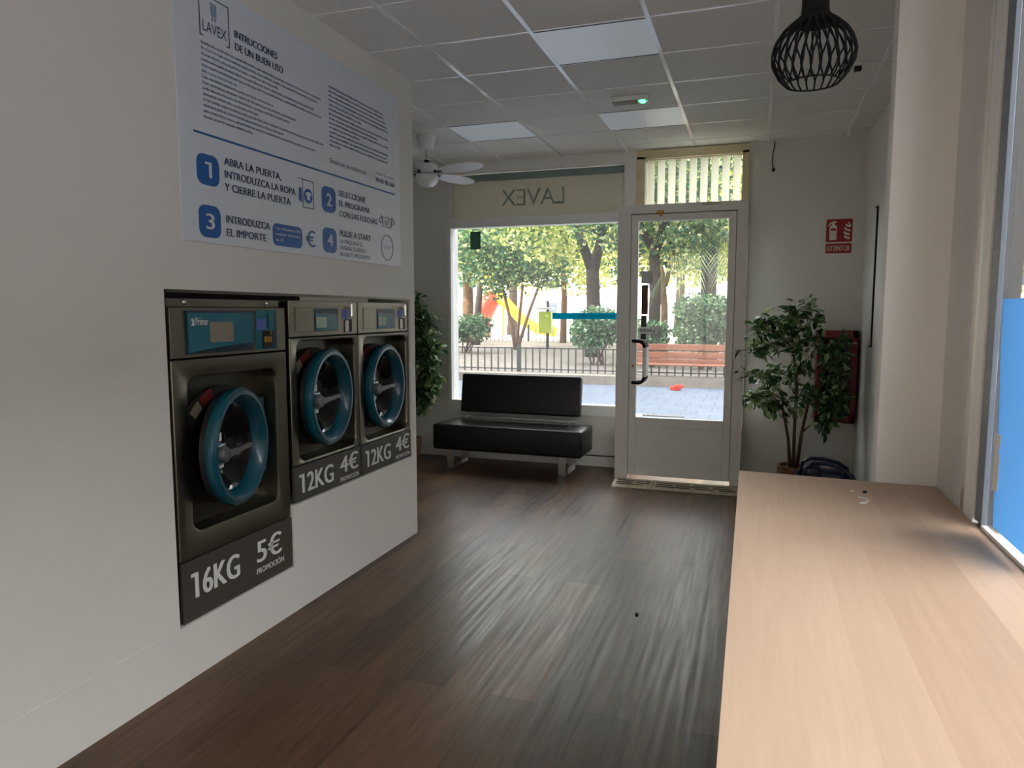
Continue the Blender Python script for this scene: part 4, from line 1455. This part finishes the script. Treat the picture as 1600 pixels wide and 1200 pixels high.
# forked big tree seen through the right of the window
y = 21.0
tree('dark forked tree trunk with leafy crown seen at the right of the window', (gx(926, y), y, .15),
     [([(0, 0, 0), (.03, 0, 1.2), (-.02, 0, 2.6)], .24, .19), ([(0, 0, 2.5), (-.45, .1, 3.6), (-.8, .2, 5.5)], .17, .08), ([(0, 0, 2.5), (.25, 0, 3.6), (.4, -.1, 5.8)], .17, .08)],
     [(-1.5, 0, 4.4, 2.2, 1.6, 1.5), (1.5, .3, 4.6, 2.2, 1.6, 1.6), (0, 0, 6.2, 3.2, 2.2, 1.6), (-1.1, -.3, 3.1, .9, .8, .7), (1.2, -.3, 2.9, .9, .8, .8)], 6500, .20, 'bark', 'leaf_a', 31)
# multi-stem small tree, centre of window
y = 24.0
tree('small multi-stemmed tree in the middle of the window, deep green crown', (gx(806, y), y, .15),
     [([(0, 0, 0), (-.15, 0, .8), (-.45, .1, 1.9), (-.7, .1, 3.0)], .08, .04), ([(0, 0, 0), (.12, 0, 1.0), (.25, 0, 2.2), (.3, 0, 3.4)], .07, .035), ([(.05, 0, 0), (.45, 0, 1.2), (.9, 0, 2.4), (1.1, 0, 3.1)], .07, .035)],
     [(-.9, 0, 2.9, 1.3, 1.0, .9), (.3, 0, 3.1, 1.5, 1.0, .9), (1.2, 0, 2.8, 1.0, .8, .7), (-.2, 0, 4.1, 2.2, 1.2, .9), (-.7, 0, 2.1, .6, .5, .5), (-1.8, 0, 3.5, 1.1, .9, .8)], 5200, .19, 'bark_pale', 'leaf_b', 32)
y = 30.0
tree('sunlit yellow green tree behind the centre of the window', (gx(880, y), y, .13), [([(0, 0, 0), (.05, 0, 2), (-.1, 0, 4.5)], .16, .1)],
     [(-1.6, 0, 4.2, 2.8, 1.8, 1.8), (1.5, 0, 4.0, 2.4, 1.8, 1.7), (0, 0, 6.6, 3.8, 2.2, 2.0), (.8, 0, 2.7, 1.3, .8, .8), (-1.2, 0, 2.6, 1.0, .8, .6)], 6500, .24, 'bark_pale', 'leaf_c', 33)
y = 29.0
tree('sunlit tree with pale trunk at the left of the window', (gx(730, y), y, .15), [([(0, 0, 0), (.05, 0, 2), (.0, 0, 4.5)], .27, .2)],
     [(-1.6, 0, 4.2, 2.6, 1.8, 1.8), (1.6, 0, 4.2, 2.6, 1.8, 1.8), (0, 0, 6.8, 3.8, 2.2, 2.0), (-1.2, -.4, 2.8, 1.2, .8, .8), (1.4, -.2, 2.9, 1.2, .8, .8)], 7000, .24, 'bark_pale', 'leaf_a', 34)
y = 27.0
tree('slim darker leaning tree just right of the pale trunk at the left of the window', (gx(744, y), y, .15), [([(0, 0, 0), (.12, 0, 1.8), (.35, 0, 4.0)], .17, .1)],
     [(.3, 0, 4.2, 1.9, 1.4, 1.4), (.2, 0, 6.2, 2.3, 1.6, 1.4)], 2600, .22, 'bark', 'leaf_a', 35)
# seen through the door
y = 19.5
tree('forked tree with thick trunk at the left of the door glass', (gx(1022, y), y, .15),
     [([(0, 0, 0), (.02, 0, 1.8), (-.03, 0, 3.0)], .17, .14), ([(0, 0, 2.9), (-.5, 0, 3.8), (-.9, 0, 5)], .13, .06), ([(0, 0, 2.9), (.3, 0, 3.9), (.5, 0, 5.2)], .13, .06)],
     [(-1.0, 0, 4.0, 1.5, 1.3, 1.1), (.9, 0, 4.1, 1.6, 1.3, 1.2), (0, 0, 5.6, 2.6, 1.8, 1.3), (.7, -.3, 2.9, .8, .6, .6), (-.7, -.3, 2.8, .6, .5, .6)], 4800, .19, 'bark', 'leaf_b', 36)
y = 25.0
tree('thin sunlit tree with pale stem in the middle of the door glass', (gx(1038, y), y, .15), [([(0, 0, 0), (.0, 0, 1.5), (-.1, 0, 2.6), (-.5, 0, 4.2)], .14, .08), ([(0, 0, 2.2), (.3, 0, 3.4), (.6, 0, 4.4)], .09, .05)],
     [(-.6, 0, 4.0, 1.9, 1.3, 1.3), (1.5, 0, 3.9, 2.0, 1.4, 1.4), (1.4, 0, 2.9, 1.3, .8, .7), (.5, 0, 5.8, 3.0, 1.8, 1.3)], 5000, .22, 'bark_pale', 'leaf_c', 37)
y = 34.0
tree('distant sunlit tree behind the palm at the right of the door glass', (gx(1140, y), y, .13), [([(0, 0, 0), (.1, 0, 2.5), (0, 0, 5)], .22, .14)],
     [(-1.5, 0, 4.6, 2.8, 1.8, 2.0), (1.6, 0, 4.6, 2.8, 1.8, 2.0), (0, 0, 7.5, 3.8, 2.4, 2.2), (-1.6, 0, 3.2, 1.8, 1, .9)], 5500, .26, 'bark_pale', 'leaf_c', 38)
y = 40.0
tree('tall dark background tree far behind the window trees', (gx(800, y), y, .13), [([(0, 0, 0), (.1, 0, 3), (0, 0, 6)], .3, .2)],
     [(-4, 0, 5.6, 4.8, 2, 2.9), (4, 0, 5.6, 5.0, 2, 2.9), (0, 0, 9.6, 9, 2.6, 3.0)], 8000, .36, 'bark', 'leaf_b', 39)
y = 42.0
tree('tall dark background tree far behind the door', (gx(1060, y), y, .13), [([(0, 0, 0), (.1, 0, 3), (0, 0, 6)], .3, .2)],
     [(-3.5, 0, 6.0, 4.6, 2, 2.9), (4, 0, 6.0, 4.8, 2, 2.9), (0, 0, 10.0, 9, 2.6, 3.0)], 8000, .36, 'bark', 'leaf_a', 40)

# palm
y = 20.0
pt = thing('palm_tree', 'palm with rough trunk and hanging fronds at the right of the door glass', 'palm', (gx(1106, y), y, .15))
m = MB()
m.tube([(0, 0, 0), (.02, 0, 1.2), (.0, 0, 2.4), (.03, 0, 3.6)], [.24, .21, .21, .26], 12)
m.build('trunk', 'bark', pt, smooth=True)
rnd = random.Random(8)
V, F = [], []
for i in range(26):
    a = 2 * PI * i / 26 + rnd.uniform(-.15, .15)
    el = rnd.uniform(-.5, 1.1)
    L = rnd.uniform(1.5, 2.1)
    pts = []
    for k in range(9):
        s_ = k / 8
        r_ = L * s_ * math.cos(el * (1 - s_ * .3))
        z = 3.6 + L * (math.sin(el) * s_ - .85 * s_ * s_)
        pts.append(Vector((r_ * math.cos(a), r_ * math.sin(a), z)))
    sd = Vector((-math.sin(a), math.cos(a), 0))
    for k in range(1, 9):
        dv = (pts[k] - pts[k - 1])
        for sg in (-1, 1):
            for j in range(3):
                p = pts[k - 1] + dv * (j / 3)
                tip = p + sd * sg * .42 * math.sin(PI * min(1, .25 + k / 11)) + dv * .8 + Vector((0, 0, -.22))
                b = len(V)
                V += [tuple(p - dv * .09), tuple(p + dv * .09), tuple(tip)]
                F.append((b, b + 1, b + 2))
me = bpy.data.meshes.new('fronds')
me.from_pydata(V, [], F)
link('fronds', me, 'leaf_p', pt)


def shrub(label, u0, u1, y, ztop, n, seed, mat='leaf_s', size=.13):
    x0, x1 = gx(u0, y), gx(u1, y)
    t = thing('shrub', label, 'shrub', ((x0 + x1) / 2, y, .15))
    hw = (x1 - x0) / 2
    h = ztop - .15
    m = MB()
    rnd = random.Random(seed)
    for k in range(6):
        m.tube([(rnd.uniform(-.2, .2) * hw, 0, 0), (rnd.uniform(-.5, .5) * hw, rnd.uniform(-.2, .2), h * .5), (rnd.uniform(-.8, .8) * hw, rnd.uniform(-.3, .3), h * .85)], [.03, .02, .01], 6)
    m.build('stems', 'stem', t)
    bl = [(rnd.uniform(-.62, .62) * hw, rnd.uniform(-.3, .3), h * rnd.uniform(.45, .78), hw * .42, .5, h * .24) for k in range(9)]
    bl.append((0, 0, h * .72, hw * .8, .6, h * .25))
    leaf_cloud('foliage', bl, n, size, mat, t, seed)


shrub('leafy shrub at the lower left of the window', 682, 772, 21.5, 1.45, 2600, 51)
shrub('leafy shrub at the lower right of the window', 886, 985, 17.8, 1.7, 3400, 52)
shrub('large leafy shrub behind the park bench in the door glass', 1034, 1185, 17.2, 1.95, 5200, 53)
shrub('lower leafy shrub at the left end of the park bench in the door glass', 985, 1050, 17.6, 1.35, 1600, 54)

bn_ = at(853, 500, 25.5)
t = thing('litter_bin', 'lime green litter bin on a post in the park', 'litter bin', (bn_.x, 25.5, .15))
MB().box((-.24, -.2, .55), (.24, .2, 1.35), .03).build('bin', 'lime', t)
MB().tube([(0, .22, 0), (0, .22, 1.75)], .06, 10).build('post', 'iron', t)
MB().box((-.28, -.24, 1.42), (.28, .26, 1.50), .02).build('lid', 'white_pvc', t)

# playground slide: red panelled tower and yellow chute
y = 36.0
pl_ = at(768, 500, y)
t = thing('playground_slide', 'red and yellow playground slide in the far left of the park', 'slide', (pl_.x, y, .13))
m = MB()
m.tube([(-.7, 0, .0), (-.6, 0, 1.0), (-.1, 0, 1.9), (.35, 0, 2.3)], [.5, .55, .5, .35], 10)
m.build('red_tunnel', 'play_red', t, smooth=True)
m = MB()
m.tube([(.2, 0, 2.35), (.9, 0, 1.75), (1.7, 0, .95), (2.6, 0, .45), (3.6, 0, .3)], [.34, .3, .28, .28, .26], 8)
m.build('yellow_chute', 'play_yellow', t, smooth=True)
for x in (-.3, .5):
    MB().tube([(x, .5, 0), (x, .5, 3.0)], .06, 8).build('post', 'play_yellow', t)
m = MB()
m.prism([(-.7, 2.9), (.1, 3.7), (.9, 2.9)], -.7, .7)
m.build('roof', 'play_yellow', t)

# far pale buildings closing the view
for (x, y, wd, h, lab) in ((-42, 78, 30, 9, 'far pale building beyond the plaza, left of the view'), (-8, 84, 34, 8, 'far pale building beyond the plaza, seen through the door')):
    t = thing('distant_building', lab, 'building', (x, y, .13))
    MB().box((-wd / 2, 0, 0), (wd / 2, 8, h)).build('walls', 'render', t)
    m = MB()
    for i in range(int(wd / 3)):
        for k in range(int(h / 3)):
            m.box((-wd / 2 + 1 + i * 3, -.05, 1 + k * 3), (-wd / 2 + 2.2 + i * 3, .02, 2.4 + k * 3))
    m.build('windows', 'pave', t)
